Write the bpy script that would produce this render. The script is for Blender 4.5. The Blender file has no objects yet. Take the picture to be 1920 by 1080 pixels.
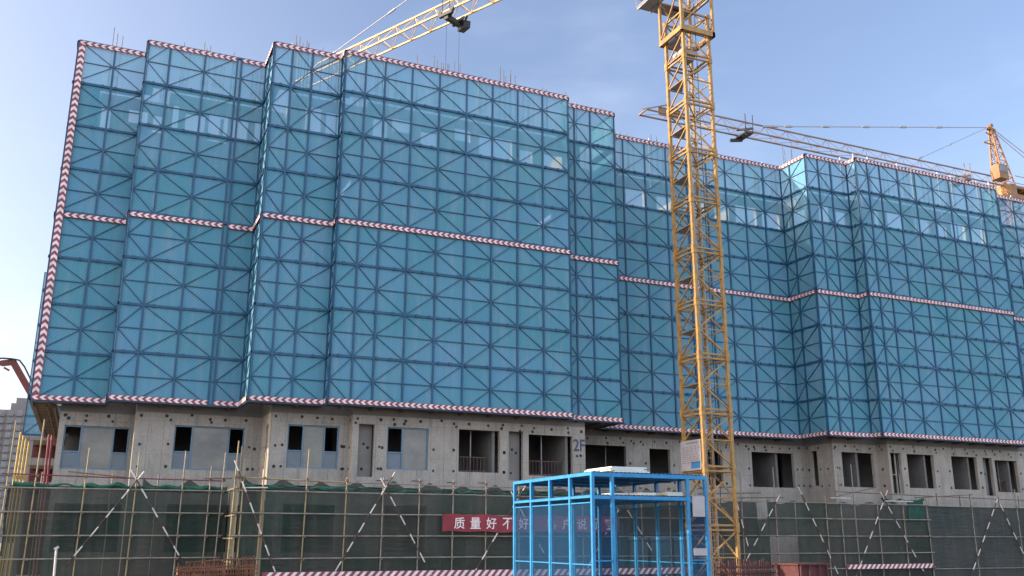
import bpy, math, random
from mathutils import Vector, Matrix
random.seed(7)
Z0 = 7.5                      # height of the screens' lower edge above the ground; all z below are measured from it
scene = bpy.context.scene
COL = scene.collection

# ------------------------------------------------------------------ camera
PITCH, ROLL, YAW, CAMZ, FPX = math.radians(15.027), math.radians(0.136), math.radians(24.034), -5.327, 1749.8
cam = bpy.data.cameras.new('camera')
cam.sensor_width = 36.0
cam.lens = FPX / 1920 * 36.0
cam.clip_start, cam.clip_end = 0.1, 3000
camo = bpy.data.objects.new('camera', cam)
COL.objects.link(camo)
fw = Vector((math.sin(YAW) * math.cos(PITCH), math.cos(YAW) * math.cos(PITCH), math.sin(PITCH)))
rt = Vector((math.cos(YAW), -math.sin(YAW), 0))
up = rt.cross(fw)
r2 = rt * math.cos(ROLL) + up * math.sin(ROLL)
u2 = up * math.cos(ROLL) - rt * math.sin(ROLL)
camo.matrix_world = Matrix(((r2.x, u2.x, -fw.x, 0), (r2.y, u2.y, -fw.y, 0), (r2.z, u2.z, -fw.z, CAMZ + Z0), (0, 0, 0, 1)))
scene.camera = camo

# ------------------------------------------------------------------ sky and sun
SUN_EL, SUN_OFF = math.radians(15), math.radians(12)
sdir = Vector((-math.cos(SUN_OFF) * math.cos(SUN_EL), math.sin(SUN_OFF) * math.cos(SUN_EL), math.sin(SUN_EL)))
world = bpy.data.worlds.new('World')
scene.world = world
world.use_nodes = True
nt = world.node_tree
bg = nt.nodes['Background']
sky = nt.nodes.new('ShaderNodeTexSky')
sky.sky_type = 'NISHITA'
sky.sun_disc = False
sky.sun_elevation = SUN_EL
sky.sun_rotation = math.atan2(sdir.x, sdir.y)
sky.altitude = 0
sky.air_density = 1.0
sky.dust_density = 3.0
sky.ozone_density = 1.5
tcw = nt.nodes.new('ShaderNodeTexCoord')
def vmix(mode, a, b_):
    n = nt.nodes.new('ShaderNodeVectorMath')
    n.operation = mode
    for k, q in enumerate((a, b_)):
        if isinstance(q, tuple):
            n.inputs[k].default_value = q
        else:
            nt.links.new(q, n.inputs[k])
    return n
def lobe(direction, lo, colour):
    """broad brightness added to one part of the sky"""
    d = vmix('DOT_PRODUCT', tcw.outputs['Generated'], tuple(Vector(direction).normalized()))
    r = nt.nodes.new('ShaderNodeMapRange')
    r.interpolation_type = 'SMOOTHSTEP'
    r.inputs['From Min'].default_value, r.inputs['From Max'].default_value = lo, 1.0
    nt.links.new(d.outputs['Value'], r.inputs['Value'])
    c = nt.nodes.new('ShaderNodeCombineXYZ')
    for k in range(3):
        c.inputs[k].default_value = colour[k]
    n = nt.nodes.new('ShaderNodeVectorMath')
    n.operation = 'SCALE'
    nt.links.new(c.outputs[0], n.inputs[0])
    nt.links.new(r.outputs[0], n.inputs['Scale'])
    return n.outputs[0]
acc = vmix('MULTIPLY', sky.outputs[0], (0.82, 0.75, 0.79)).outputs[0]
acc = vmix('ADD', acc, lobe((sdir.x, sdir.y, 0.0), -0.15, (1.25, 1.15, 1.1))).outputs[0]
acc = vmix('ADD', acc, lobe((-0.25, -1.0, 0.35), -0.1, (4.2, 4.5, 5.0))).outputs[0]  # unseen brightness added behind the camera to light the front faces
mpw = nt.nodes.new('ShaderNodeMapping')
mpw.inputs['Scale'].default_value = (1.6, 1.6, 5.0)
nt.links.new(tcw.outputs['Generated'], mpw.inputs['Vector'])
cl = nt.nodes.new('ShaderNodeTexNoise')
cl.inputs['Scale'].default_value = 1.7
cl.inputs['Detail'].default_value = 5
cl.inputs['Roughness'].default_value = 0.55
nt.links.new(mpw.outputs[0], cl.inputs['Vector'])
cr = nt.nodes.new('ShaderNodeMapRange')
cr.interpolation_type = 'SMOOTHSTEP'
cr.inputs['From Min'].default_value, cr.inputs['From Max'].default_value = 0.42, 0.8
cr.inputs['To Max'].default_value = 0.5
nt.links.new(cl.outputs['Fac'], cr.inputs['Value'])
cs_ = nt.nodes.new('ShaderNodeVectorMath')
cs_.operation = 'SCALE'
cs_.inputs[0].default_value = (1.0, 0.98, 0.9)
nt.links.new(cr.outputs[0], cs_.inputs['Scale'])
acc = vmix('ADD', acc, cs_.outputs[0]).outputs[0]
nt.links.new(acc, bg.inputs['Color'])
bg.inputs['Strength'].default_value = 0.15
sun = bpy.data.lights.new('sun', 'SUN')
sun.energy = 4.0
sun.angle = math.radians(0.5)
sun.color = (1.0, 0.82, 0.6)
suno = bpy.data.objects.new('sun', sun)
COL.objects.link(suno)
suno.rotation_euler = sdir.to_track_quat('Z', 'Y').to_euler()
suno.location = (-60, 20, 60)
scene.view_settings.view_transform = 'Standard'
scene.view_settings.look = 'None'
scene.view_settings.exposure = 1.55
scene.view_settings.gamma = 1.0
scene.cycles.transparent_max_bounces = 24
scene.cycles.max_bounces = 8

# ------------------------------------------------------------------ materials
def mat(name, col, rough=0.7, var=0.15, scale=3.0, metal=0.0, spec=0.3, col2=None, stretch=(1, 1, 1), detail=4.0):
    m = bpy.data.materials.new(name)
    m.use_nodes = True
    t = m.node_tree
    b = t.nodes['Principled BSDF']
    b.inputs['Roughness'].default_value = rough
    b.inputs['Metallic'].default_value = metal
    b.inputs['Specular IOR Level'].default_value = spec
    tc = t.nodes.new('ShaderNodeTexCoord')
    mp = t.nodes.new('ShaderNodeMapping')
    mp.inputs['Scale'].default_value = stretch
    t.links.new(tc.outputs['Object'], mp.inputs['Vector'])
    n = t.nodes.new('ShaderNodeTexNoise')
    n.inputs['Scale'].default_value = scale
    n.inputs['Detail'].default_value = detail
    n.inputs['Roughness'].default_value = 0.65
    t.links.new(mp.outputs[0], n.inputs['Vector'])
    r = t.nodes.new('ShaderNodeMapRange')
    r.inputs['From Min'].default_value, r.inputs['From Max'].default_value = 0.3, 0.7
    t.links.new(n.outputs['Fac'], r.inputs['Value'])
    mx = t.nodes.new('ShaderNodeMix')
    mx.data_type = 'RGBA'
    c2 = col2 if col2 else tuple(c * (1 - var) for c in col)
    mx.inputs['A'].default_value = (*c2, 1)
    c1 = tuple(min(1, c * (1 + var)) for c in col) if not col2 else col
    mx.inputs['B'].default_value = (*c1, 1)
    t.links.new(r.outputs[0], mx.inputs['Factor'])
    t.links.new(mx.outputs['Result'], b.inputs['Base Color'])
    return m

def concrete(name, col, stain):
    m = mat(name, col, 0.85, 0.12, 1.1, spec=0.2)
    t = m.node_tree
    b = t.nodes['Principled BSDF']
    old = b.inputs['Base Color'].links[0].from_socket
    tc = t.nodes.new('ShaderNodeTexCoord')
    mp = t.nodes.new('ShaderNodeMapping')
    mp.inputs['Scale'].default_value = (2.2, 2.2, 0.35)
    t.links.new(tc.outputs['Object'], mp.inputs['Vector'])
    n = t.nodes.new('ShaderNodeTexNoise')
    n.inputs['Scale'].default_value = 1.3
    n.inputs['Detail'].default_value = 6
    n.inputs['Roughness'].default_value = 0.7
    t.links.new(mp.outputs[0], n.inputs['Vector'])
    r = t.nodes.new('ShaderNodeMapRange')
    r.inputs['From Min'].default_value, r.inputs['From Max'].default_value = 0.5, 0.75
    r.inputs['To Max'].default_value = 0.75
    t.links.new(n.outputs['Fac'], r.inputs['Value'])
    mx = t.nodes.new('ShaderNodeMix')
    mx.data_type = 'RGBA'
    mx.inputs['B'].default_value = (*stain, 1)
    t.links.new(old, mx.inputs['A'])
    t.links.new(r.outputs[0], mx.inputs['Factor'])
    n2 = t.nodes.new('ShaderNodeTexNoise')
    n2.inputs['Scale'].default_value = 14
    n2.inputs['Detail'].default_value = 5
    t.links.new(tc.outputs['Object'], n2.inputs['Vector'])
    m2 = t.nodes.new('ShaderNodeMix')
    m2.data_type = 'RGBA'
    m2.blend_type = 'OVERLAY'
    m2.inputs['Factor'].default_value = 0.35
    t.links.new(mx.outputs['Result'], m2.inputs['A'])
    t.links.new(n2.outputs['Fac'], m2.inputs['B'])
    t.links.new(m2.outputs['Result'], b.inputs['Base Color'])
    sx = t.nodes.new('ShaderNodeSeparateXYZ')
    t.links.new(tc.outputs['Object'], sx.inputs[0])
    ad = t.nodes.new('ShaderNodeMath'); ad.operation = 'ADD'
    t.links.new(sx.outputs['X'], ad.inputs[0]); t.links.new(sx.outputs['Y'], ad.inputs[1])
    prev = None
    for src, pitch, wd in ((ad.outputs[0], 0.61, 0.022), (sx.outputs['Z'], 1.37, 0.012)):
        dv = t.nodes.new('ShaderNodeMath'); dv.operation = 'DIVIDE'; dv.inputs[1].default_value = pitch
        t.links.new(src, dv.inputs[0])
        fr = t.nodes.new('ShaderNodeMath'); fr.operation = 'FRACT'
        t.links.new(dv.outputs[0], fr.inputs[0])
        ls = t.nodes.new('ShaderNodeMath'); ls.operation = 'LESS_THAN'; ls.inputs[1].default_value = wd / pitch
        t.links.new(fr.outputs[0], ls.inputs[0])
        if prev is None:
            prev = ls
        else:
            mxm = t.nodes.new('ShaderNodeMath'); mxm.operation = 'MAXIMUM'
            t.links.new(prev.outputs[0], mxm.inputs[0]); t.links.new(ls.outputs[0], mxm.inputs[1])
            prev = mxm
    ml = t.nodes.new('ShaderNodeMath'); ml.operation = 'MULTIPLY'
    t.links.new(prev.outputs[0], ml.inputs[0]); t.links.new(n.outputs['Fac'], ml.inputs[1])
    m3 = t.nodes.new('ShaderNodeMix')
    m3.data_type = 'RGBA'
    m3.inputs['B'].default_value = (stain[0] * 0.6, stain[1] * 0.6, stain[2] * 0.6, 1)
    t.links.new(ml.outputs[0], m3.inputs['Factor'])
    t.links.new(m2.outputs['Result'], m3.inputs['A'])
    t.links.new(m3.outputs['Result'], b.inputs['Base Color'])
    bp = t.nodes.new('ShaderNodeBump')
    bp.inputs['Strength'].default_value = 0.25
    bp.inputs['Distance'].default_value = 0.02
    t.links.new(n2.outputs['Fac'], bp.inputs['Height'])
    t.links.new(bp.outputs[0], b.inputs['Normal'])
    return m

def sheet_mat(name, c1, c2, alpha, perf=0.0, pitch=0.1, noise_scale=0.35, rough=0.55, attr=True):
    """perforated or woven sheet: partly see-through, tone per panel from the mesh attribute"""
    m = bpy.data.materials.new(name)
    m.use_nodes = True
    t = m.node_tree
    b = t.nodes['Principled BSDF']
    b.inputs['Roughness'].default_value = rough
    b.inputs['Specular IOR Level'].default_value = 0.08
    out = t.nodes['Material Output']
    tc = t.nodes.new('ShaderNodeTexCoord')
    n = t.nodes.new('ShaderNodeTexNoise')
    n.inputs['Scale'].default_value = noise_scale
    n.inputs['Detail'].default_value = 5
    t.links.new(tc.outputs['Object'], n.inputs['Vector'])
    fac = n.outputs['Fac']
    r = t.nodes.new('ShaderNodeMapRange')
    r.inputs['From Min'].default_value, r.inputs['From Max'].default_value = 0.25, 0.75
    if attr:
        a = t.nodes.new('ShaderNodeAttribute')
        a.attribute_name = 'tone'
        ad = t.nodes.new('ShaderNodeMath')
        ad.operation = 'MULTIPLY_ADD'
        ad.inputs[1].default_value = 0.33
        t.links.new(a.outputs['Fac'], ad.inputs[0])
        m2 = t.nodes.new('ShaderNodeMath')
        m2.operation = 'MULTIPLY'
        m2.inputs[1].default_value = 0.74
        t.links.new(fac, m2.inputs[0])
        t.links.new(m2.outputs[0], ad.inputs[2])
        fac = ad.outputs[0]
    t.links.new(fac, r.inputs['Value'])
    mx = t.nodes.new('ShaderNodeMix')
    mx.data_type = 'RGBA'
    mx.inputs['A'].default_value = (*c1, 1)
    mx.inputs['B'].default_value = (*c2, 1)
    t.links.new(r.outputs[0], mx.inputs['Factor'])
    t.links.new(mx.outputs['Result'], b.inputs['Base Color'])
    tr = t.nodes.new('ShaderNodeBsdfTransparent')
    ms = t.nodes.new('ShaderNodeMixShader')
    t.links.new(tr.outputs[0], ms.inputs[1])
    t.links.new(b.outputs[0], ms.inputs[2])
    if perf:
        sx = t.nodes.new('ShaderNodeSeparateXYZ')
        t.links.new(tc.outputs['Object'], sx.inputs[0])
        s = t.nodes.new('ShaderNodeMath')
        s.operation = 'ADD'
        t.links.new(sx.outputs['X'], s.inputs[0])
        t.links.new(sx.outputs['Y'], s.inputs[1])
        prod = None
        for src in (s.outputs[0], sx.outputs['Z']):
            k = t.nodes.new('ShaderNodeMath')
            k.operation = 'MULTIPLY'
            k.inputs[1].default_value = 2 * math.pi / pitch
            t.links.new(src, k.inputs[0])
            q = t.nodes.new('ShaderNodeMath')
            q.operation = 'SINE'
            t.links.new(k.outputs[0], q.inputs[0])
            if prod is None:
                prod = q
            else:
                w = t.nodes.new('ShaderNodeMath')
                w.operation = 'MULTIPLY'
                t.links.new(prod.outputs[0], w.inputs[0])
                t.links.new(q.outputs[0], w.inputs[1])
                prod = w
        w = t.nodes.new('ShaderNodeMath')
        w.operation = 'MULTIPLY_ADD'
        w.inputs[1].default_value = perf
        w.inputs[2].default_value = alpha
        t.links.new(prod.outputs[0], w.inputs[0])
        t.links.new(w.outputs[0], ms.inputs[0])
    else:
        ms.inputs[0].default_value = alpha
    t.links.new(ms.outputs[0], out.inputs['Surface'])
    return m

M = {}
M['mesh'] = sheet_mat('blue_perforated_steel', (0.064, 0.212, 0.28), (0.088, 0.222, 0.335), 0.73, 0.1, 0.15)
def streaks(m, dust, amount):
    t = m.node_tree
    b = t.nodes['Principled BSDF']
    old = b.inputs['Base Color'].links[0].from_socket
    tc = t.nodes.new('ShaderNodeTexCoord')
    mp = t.nodes.new('ShaderNodeMapping')
    mp.inputs['Scale'].default_value = (2.6, 2.6, 0.3)
    n = t.nodes.new('ShaderNodeTexNoise')
    n.inputs['Scale'].default_value = 1.2
    n.inputs['Detail'].default_value = 7
    n.inputs['Roughness'].default_value = 0.7
    t.links.new(tc.outputs['Object'], mp.inputs['Vector'])
    t.links.new(mp.outputs[0], n.inputs['Vector'])
    r = t.nodes.new('ShaderNodeMapRange')
    r.inputs['From Min'].default_value, r.inputs['From Max'].default_value = 0.48, 0.8
    r.inputs['To Max'].default_value = amount
    t.links.new(n.outputs['Fac'], r.inputs['Value'])
    mx = t.nodes.new('ShaderNodeMix')
    mx.data_type = 'RGBA'
    mx.inputs['B'].default_value = (*dust, 1)
    t.links.new(r.outputs[0], mx.inputs['Factor'])
    t.links.new(old, mx.inputs['A'])
    t.links.new(mx.outputs['Result'], b.inputs['Base Color'])
streaks(M['mesh'], (0.2, 0.27, 0.32), 0.55)
M['frame'] = mat('blue_steel_frame', (0.006, 0.045, 0.1), 0.5, 0.25, 2.0)
M['deck'] = mat('blue_walkway_plate', (0.04, 0.13, 0.2), 0.6, 0.3, 2.0)
M['wood'] = mat('formwork_planks', (0.062, 0.05, 0.04), 0.85, 0.4, 3.0, stretch=(0.6, 6, 1))
M['red'] = mat('red_band_paint', (0.15, 0.035, 0.052), 0.7, 0.35, 2.2)
M['white'] = mat('white_band_paint', (0.46, 0.4, 0.41), 0.7, 0.25, 2.2)
M['conc'] = concrete('bare_concrete', (0.205, 0.191, 0.174), (0.095, 0.101, 0.097))
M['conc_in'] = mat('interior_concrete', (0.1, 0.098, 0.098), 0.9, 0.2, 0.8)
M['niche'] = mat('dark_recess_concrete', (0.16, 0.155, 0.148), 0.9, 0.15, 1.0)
M['hole'] = mat('tie_hole_plug', (0.02, 0.02, 0.022), 0.9, 0.2)
M['form'] = mat('aluminium_formwork', (0.3, 0.32, 0.33), 0.5, 0.25, 1.0)
M['rebar'] = mat('rebar_steel', (0.075, 0.07, 0.075), 0.7, 0.3, 4.0)
M['rail'] = mat('galvanised_steel', (0.27, 0.285, 0.3), 0.45, 0.1, 4.0, spec=0.5)
M['winframe'] = mat('blue_grey_window_frame', (0.055, 0.115, 0.17), 0.45, 0.15, 3.0)
M['glass'] = mat('filmed_window_glass', (0.15, 0.145, 0.13), 0.25, 0.35, 0.55, spec=0.35, col2=(0.06, 0.065, 0.07), stretch=(0.8, 1, 1.3))
M['glass_low'] = mat('lower_window_glass', (0.03, 0.05, 0.075), 0.2, 0.25, 0.9, spec=0.5)
M['railing'] = mat('red_brown_railing', (0.06, 0.03, 0.027), 0.6, 0.2)
M['blue_text'] = mat('slate_blue_paint', (0.035, 0.045, 0.08), 0.7, 0.2)
M['yellow'] = mat('yellow_crane_paint', (0.27, 0.165, 0.045), 0.5, 0.3, 2.6, spec=0.35, col2=(0.14, 0.075, 0.03), detail=8)
M['jib'] = mat('pale_yellow_jib_paint', (0.5, 0.31, 0.09), 0.45, 0.3, 1.6, spec=0.4)
M['dark'] = mat('dark_grease_steel', (0.022, 0.024, 0.03), 0.6, 0.3)
M['grey'] = mat('grey_steel', (0.2, 0.2, 0.22), 0.5, 0.2)
M['far_crane'] = mat('faded_orange_crane_paint', (0.17, 0.085, 0.035), 0.5, 0.3, 1.2)
M['far_jib'] = mat('faded_jib_paint', (0.14, 0.085, 0.055), 0.5, 0.3, 1.2)
M['pole'] = mat('weathered_scaffold_tube', (0.13, 0.12, 0.1), 0.6, 0.4, 2.5, metal=0.0, spec=0.4)
M['pole_sun'] = mat('sunlit_scaffold_tube', (0.17, 0.14, 0.08), 0.6, 0.35, 2.5)  # scaffold tube with the yellow of sunlight put into its colour
M['coupler'] = mat('rusty_coupler', (0.09, 0.065, 0.05), 0.7, 0.4, 5)
M['brace_w'] = mat('white_tube_paint', (0.32, 0.31, 0.31), 0.5, 0.25, 4)
M['brace_r'] = mat('dark_red_tube_paint', (0.035, 0.018, 0.02), 0.6, 0.3, 4)
def wrinkle(m, strength):
    t = m.node_tree
    tc = t.nodes.new('ShaderNodeTexCoord')
    mp = t.nodes.new('ShaderNodeMapping')
    mp.inputs['Scale'].default_value = (0.5, 0.5, 3.2)
    n = t.nodes.new('ShaderNodeTexNoise')
    n.inputs['Scale'].default_value = 2.2
    n.inputs['Detail'].default_value = 6
    n.inputs['Roughness'].default_value = 0.7
    n.inputs['Distortion'].default_value = 0.6
    b = t.nodes.new('ShaderNodeBump')
    b.inputs['Strength'].default_value = strength
    b.inputs['Distance'].default_value = 0.12
    t.links.new(tc.outputs['Object'], mp.inputs['Vector'])
    t.links.new(mp.outputs[0], n.inputs['Vector'])
    t.links.new(n.outputs['Fac'], b.inputs['Height'])
    t.links.new(b.outputs[0], t.nodes['Principled BSDF'].inputs['Normal'])
M['net'] = sheet_mat('dark_green_net', (0.013, 0.031, 0.024), (0.042, 0.042, 0.039), 0.84, 0, 0.1, 0.55, 0.9, True)
M['net2'] = sheet_mat('grey_green_net', (0.026, 0.036, 0.035), (0.046, 0.048, 0.047), 0.96, 0, 0.1, 0.4, 0.9, True)
wrinkle(M['net'], 0.9)
wrinkle(M['net2'], 0.9)
M['net_top'] = mat('bright_green_net_roll', (0.008, 0.06, 0.04), 0.85, 0.7, 2.2)
streaks(M['net'], (0.075, 0.07, 0.062), 0.6)
streaks(M['net2'], (0.075, 0.075, 0.07), 0.6)
M['banner'] = mat('red_banner_cloth', (0.14, 0.02, 0.028), 0.8, 0.25, 1.2)
M['letter'] = mat('white_banner_ink', (0.45, 0.39, 0.4), 0.8, 0.08)
M['shed'] = mat('bright_blue_steel', (0.012, 0.165, 0.37), 0.5, 0.15, 4.5, spec=0.3, col2=(0.014, 0.095, 0.21), detail=8)
M['shed_mesh'] = sheet_mat('blue_shed_mesh', (0.006, 0.03, 0.075), (0.008, 0.04, 0.095), 0.45, 0.15, 0.09, 0.6, 0.9, False)
M['shed_deck'] = mat('blue_deck_sheet', (0.012, 0.08, 0.22), 0.5, 0.4, 2.5, stretch=(1, 4, 1))
M['board'] = mat('white_foam_board', (0.42, 0.44, 0.4), 0.8, 0.12, 2)
M['plate'] = mat('white_plate', (0.22, 0.22, 0.24), 0.5, 0.1, 2)
M['ink'] = mat('grey_sign_ink', (0.13, 0.13, 0.16), 0.7, 0.1)
M['sign_blue'] = mat('blue_sign_ink', (0.03, 0.13, 0.3), 0.6, 0.1)
M['rust'] = mat('rusty_rebar', (0.085, 0.035, 0.02), 0.8, 0.5, 3)
M['maroon'] = mat('maroon_sheet', (0.05, 0.016, 0.019), 0.8, 0.4, 2)
M['tower'] = mat('pale_far_concrete', (0.135, 0.124, 0.12), 0.9, 0.1, 0.2)
M['tower_win'] = mat('far_window', (0.13, 0.14, 0.16), 0.4, 0.3, 0.3)
M['prop_y'] = mat('yellow_prop_paint', (0.3, 0.22, 0.07), 0.6, 0.3)
M['prop_r'] = mat('red_prop_paint', (0.1, 0.02, 0.032), 0.6, 0.3)
M['pump'] = mat('red_boom_paint', (0.14, 0.03, 0.025), 0.5, 0.3, 1)
M['soil'] = mat('site_soil', (0.2, 0.17, 0.13), 0.95, 0.35, 0.4)
M['tarp'] = mat('dark_green_tarp', (0.008, 0.038, 0.03), 0.9, 0.4, 2.0)
M['dark_red'] = mat('dark_red_room', (0.1, 0.035, 0.035), 0.9, 0.2)
M['poly'] = mat('green_plastic', (0.02, 0.2, 0.1), 0.6, 0.2)

# ------------------------------------------------------------------ mesh builder
class MB:
    def __init__(s):
        s.v, s.f, s.m, s.tone = [], [], [], None
    def poly(s, pts, m=0):
        i = len(s.v)
        s.v += [tuple(p) for p in pts]
        s.f.append(tuple(range(i, i + len(pts))))
        s.m.append(m)
    def box(s, x0, x1, y0, y1, z0, z1, m=0):
        i = len(s.v)
        s.v += [(x, y, z) for z in (z0, z1) for y in (y0, y1) for x in (x0, x1)]
        for q in ((0, 2, 3, 1), (4, 5, 7, 6), (0, 1, 5, 4), (2, 6, 7, 3), (0, 4, 6, 2), (1, 3, 7, 5)):
            s.f.append(tuple(i + k for k in q))
            s.m.append(m)
    def prism(s, a, b, ring, m=0):
        """ring: list of (u, w) offsets in the plane across a-b"""
        a, b = Vector(a), Vector(b)
        d = (b - a).normalized()
        ref = Vector((0, 0, 1)) if abs(d.z) < 0.9 else Vector((0, 1, 0))
        e1 = d.cross(ref).normalized()
        e2 = e1.cross(d)
        i, n = len(s.v), len(ring)
        for p in (a, b):
            for u, w in ring:
                s.v.append(tuple(p + e1 * u + e2 * w))
        for k in range(n):
            s.f.append((i + k, i + (k + 1) % n, i + n + (k + 1) % n, i + n + k))
            s.m.append(m)
        s.f.append(tuple(i + k for k in range(n))[::-1])
        s.f.append(tuple(i + n + k for k in range(n)))
        s.m += [m, m]
    def bar(s, a, b, w, h=None, m=0):
        h = h if h else w
        s.prism(a, b, [(-w / 2, -h / 2), (w / 2, -h / 2), (w / 2, h / 2), (-w / 2, h / 2)], m)
    def tube(s, a, b, r, n=6, m=0):
        s.prism(a, b, [(r * math.cos(2 * math.pi * k / n), r * math.sin(2 * math.pi * k / n)) for k in range(n)], m)
    def chain(s, pts, r, n=6, m=0):
        for p, q in zip(pts, pts[1:]):
            s.tube(p, q, r, n, m)
    def grid(s, rows, m=0, tones=None):
        """rows[k][i] points; one connected sheet"""
        i0, n = len(s.v), len(rows[0])
        for r in rows:
            s.v += [tuple(p) for p in r]
        for k in range(len(rows) - 1):
            for i in range(n - 1):
                a = i0 + k * n + i
                s.f.append((a, a + 1, a + n + 1, a + n))
                s.m.append(m)
                if tones is not None:
                    s.tone = (s.tone or []) + [tones[k][i]]
    def build(s, name, mats, parent=None, loc=None, smooth=False):
        mats = mats if isinstance(mats, (list, tuple)) else [mats]
        if parent is not None:
            root = parent
            while root.parent:
                root = root.parent
            L = Vector(root.location)
        else:
            if loc is None:
                xs, ys, zs = zip(*s.v)
                loc = ((min(xs) + max(xs)) / 2, (min(ys) + max(ys)) / 2, min(zs) + Z0)
            L = Vector(loc)
        me = bpy.data.meshes.new(name)
        me.from_pydata([(x - L.x, y - L.y, z + Z0 - L.z) for x, y, z in s.v], [], s.f)
        for q in mats:
            me.materials.append(q)
        me.polygons.foreach_set('material_index', s.m)
        if smooth:
            me.polygons.foreach_set('use_smooth', [True] * len(s.f))
        if s.tone:
            at = me.attributes.new('tone', 'FLOAT', 'FACE')
            at.data.foreach_set('value', s.tone)
        me.update()
        o = bpy.data.objects.new(name, me)
        COL.objects.link(o)
        if parent is not None:
            o.parent = parent
        else:
            o.location = L
        return o

def tag(o, label, cat, group=None):
    o['label'], o['category'] = label, cat
    if group:
        o['group'] = group
    return o

def thing(name, label, cat, loc, group=None):
    o = bpy.data.objects.new(name, None)
    o.empty_display_size = 0.5
    COL.objects.link(o)
    o.location = (loc[0], loc[1], loc[2] + Z0)
    return tag(o, label, cat, group)

G = -Z0                                             # ground level in local z
# ------------------------------------------------------------------ ground
b = MB()
N = 24
rows = []
for k in range(N + 1):
    rows.append([(-700 + 1500 * i / N, -300 + 1500 * k / N, G) for i in range(N + 1)])
b.grid(rows)
gr = b.build('ground', M['soil'], loc=(0, 0, 0))
gr['kind'] = 'structure'

# ------------------------------------------------------------------ climbing screens
def wall_frame(a, bb):
    d = Vector((bb[0] - a[0], bb[1] - a[1]))
    L = d.length
    d /= L
    n = Vector((d.y, -d.x))
    def P(t, off, z):
        return (a[0] + d.x * t + n.x * off, a[1] + d.y * t + n.y * off, z)
    return P, L

def chevrons(mb, P, t0, t1, z0, z1, off, pitch=0.27):
    """white arrowheads on a red board, pointing back along t"""
    n = max(1, round((t1 - t0) / pitch))
    p = (t1 - t0) / n
    zm, h = (z0 + z1) / 2, (z1 - z0) / 2
    s, w = p * 0.42, p * 0.5
    for k in range(n):
        t = t0 + k * p + p * 0.04
        mb.poly([P(t, off, zm), P(t + w, off, zm), P(t + w + s, off, z1 - 0.012), P(t + s, off, z1 - 0.012)], 1)
        mb.poly([P(t + s, off, z0 + 0.012), P(t + w + s, off, z0 + 0.012), P(t + w, off, zm), P(t, off, zm)], 1)

def band(parent, P, t0, t1, z0, z1):
    mb = MB()
    mb.poly([P(t0, 0.1, z0), P(t1, 0.1, z0), P(t1, 0.1, z1), P(t0, 0.1, z1)], 0)
    mb.poly([P(t0, 0.07, z0), P(t0, 0.07, z1), P(t1, 0.07, z1), P(t1, 0.07, z0)], 0)
    mb.poly([P(t0, 0.07, z0), P(t1, 0.07, z0), P(t1, 0.1, z0), P(t0, 0.1, z0)], 0)
    mb.poly([P(t0, 0.07, z1), P(t0, 0.1, z1), P(t1, 0.1, z1), P(t1, 0.07, z1)], 0)
    chevrons(mb, P, t0, t1, z0, z1, 0.104)
    return mb.build('warning_band', [M['red'], M['white']], parent)

def box_along(mb, P, t0, t1, o0, o1, z0, z1, m=0):
    c = [P(t0, o0, z0), P(t1, o0, z0), P(t1, o1, z0), P(t0, o1, z0), P(t0, o0, z1), P(t1, o0, z1), P(t1, o1, z1), P(t0, o1, z1)]
    i = len(mb.v)
    mb.v += c
    for q in ((0, 1, 2, 3), (4, 7, 6, 5), (0, 4, 5, 1), (1, 5, 6, 2), (2, 6, 7, 3), (3, 7, 4, 0)):
        mb.f.append(tuple(i + k for k in q))
        mb.m.append(m)

def section(root, a, bb, ts, par, top=16, label=None, bands=(0, 7.76, 15.8), gap=None, band_parts=None, plain=False, skip_first=False, deck=0.32, rails=()):
    """one flat run of the screen from plan point a to bb; ts = distances of its posts; parity par sets the brace stars"""
    P, L = wall_frame(a, bb)
    K = int(top)
    mb = MB()
    zz = [float(k) for k in range(K + 1)]
    tones = [[random.random() for _ in range(len(ts) - 1)] for _ in range(K)]
    mb.grid([[P(t, 0, z) for t in ts] for z in zz], 0, tones)
    o = mb.build('screen_section', M['mesh'], root)
    if label:
        o['label'] = label
    for i, t in enumerate(ts):
        if skip_first and i == 0:
            continue
        q = MB()
        box_along(q, P, max(0, t - 0.038), min(L, t + 0.038), 0.005, 0.065, 0.0, top + 0.03)
        q.build('screen_post', M['frame'], o)
    for k in range(K + 1):
        q = MB()
        if k % 2 == 0:
            box_along(q, P, 0, L, -0.06, 0.06, k - 0.05, k + 0.05)
            t = 0.3
            while t < L and 0 < k < K:                       # bolts and clamps along the walkway edge
                box_along(q, P, t, min(L, t + 0.09), 0.0, 0.1, k - 0.06, k + 0.066)
                t += random.uniform(0.5, 1.1)
            q.build('walkway_beam', M['frame'], o)
            if deck and 0 < k < K:
                w = MB()
                box_along(w, P, 0.02, L - 0.02, -deck - 0.06, -0.06, k - 0.03, k + 0.02)
                w.build('walkway', M['deck'], o)
        else:
            box_along(q, P, 0, L, 0.008, 0.045, k - 0.018, k + 0.018)
            q.build('panel_rail', M['frame'], o)
    for i in range(len(ts) - 1):
        if gap == i:
            continue
        q = MB()
        for k in range(K):
            if (i + k + par) % 2 == 0:
                p0, p1 = P(ts[i], 0.03, k), P(ts[i + 1], 0.03, k + 1)
            else:
                p0, p1 = P(ts[i], 0.03, k + 1), P(ts[i + 1], 0.03, k)
            q.bar(p0, p1, 0.03, 0.03)
        q.build('zigzag_brace', M['frame'], o)
    for z in bands:
        for t0, t1 in (band_parts or [(0.0, L)]):
            band(o, P, t0, t1, z, z + 0.205)
    for t in rails:
        q = MB()
        box_along(q, P, t - 0.03, t + 0.03, -0.34, -0.28, 12.2, top + 0.3 + random.uniform(-0.18, 0.15))
        q.build('guide_rail', M['rail'], o)
    return o, P

def rel(xs, x0):
    return [x - x0 for x in xs]

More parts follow.
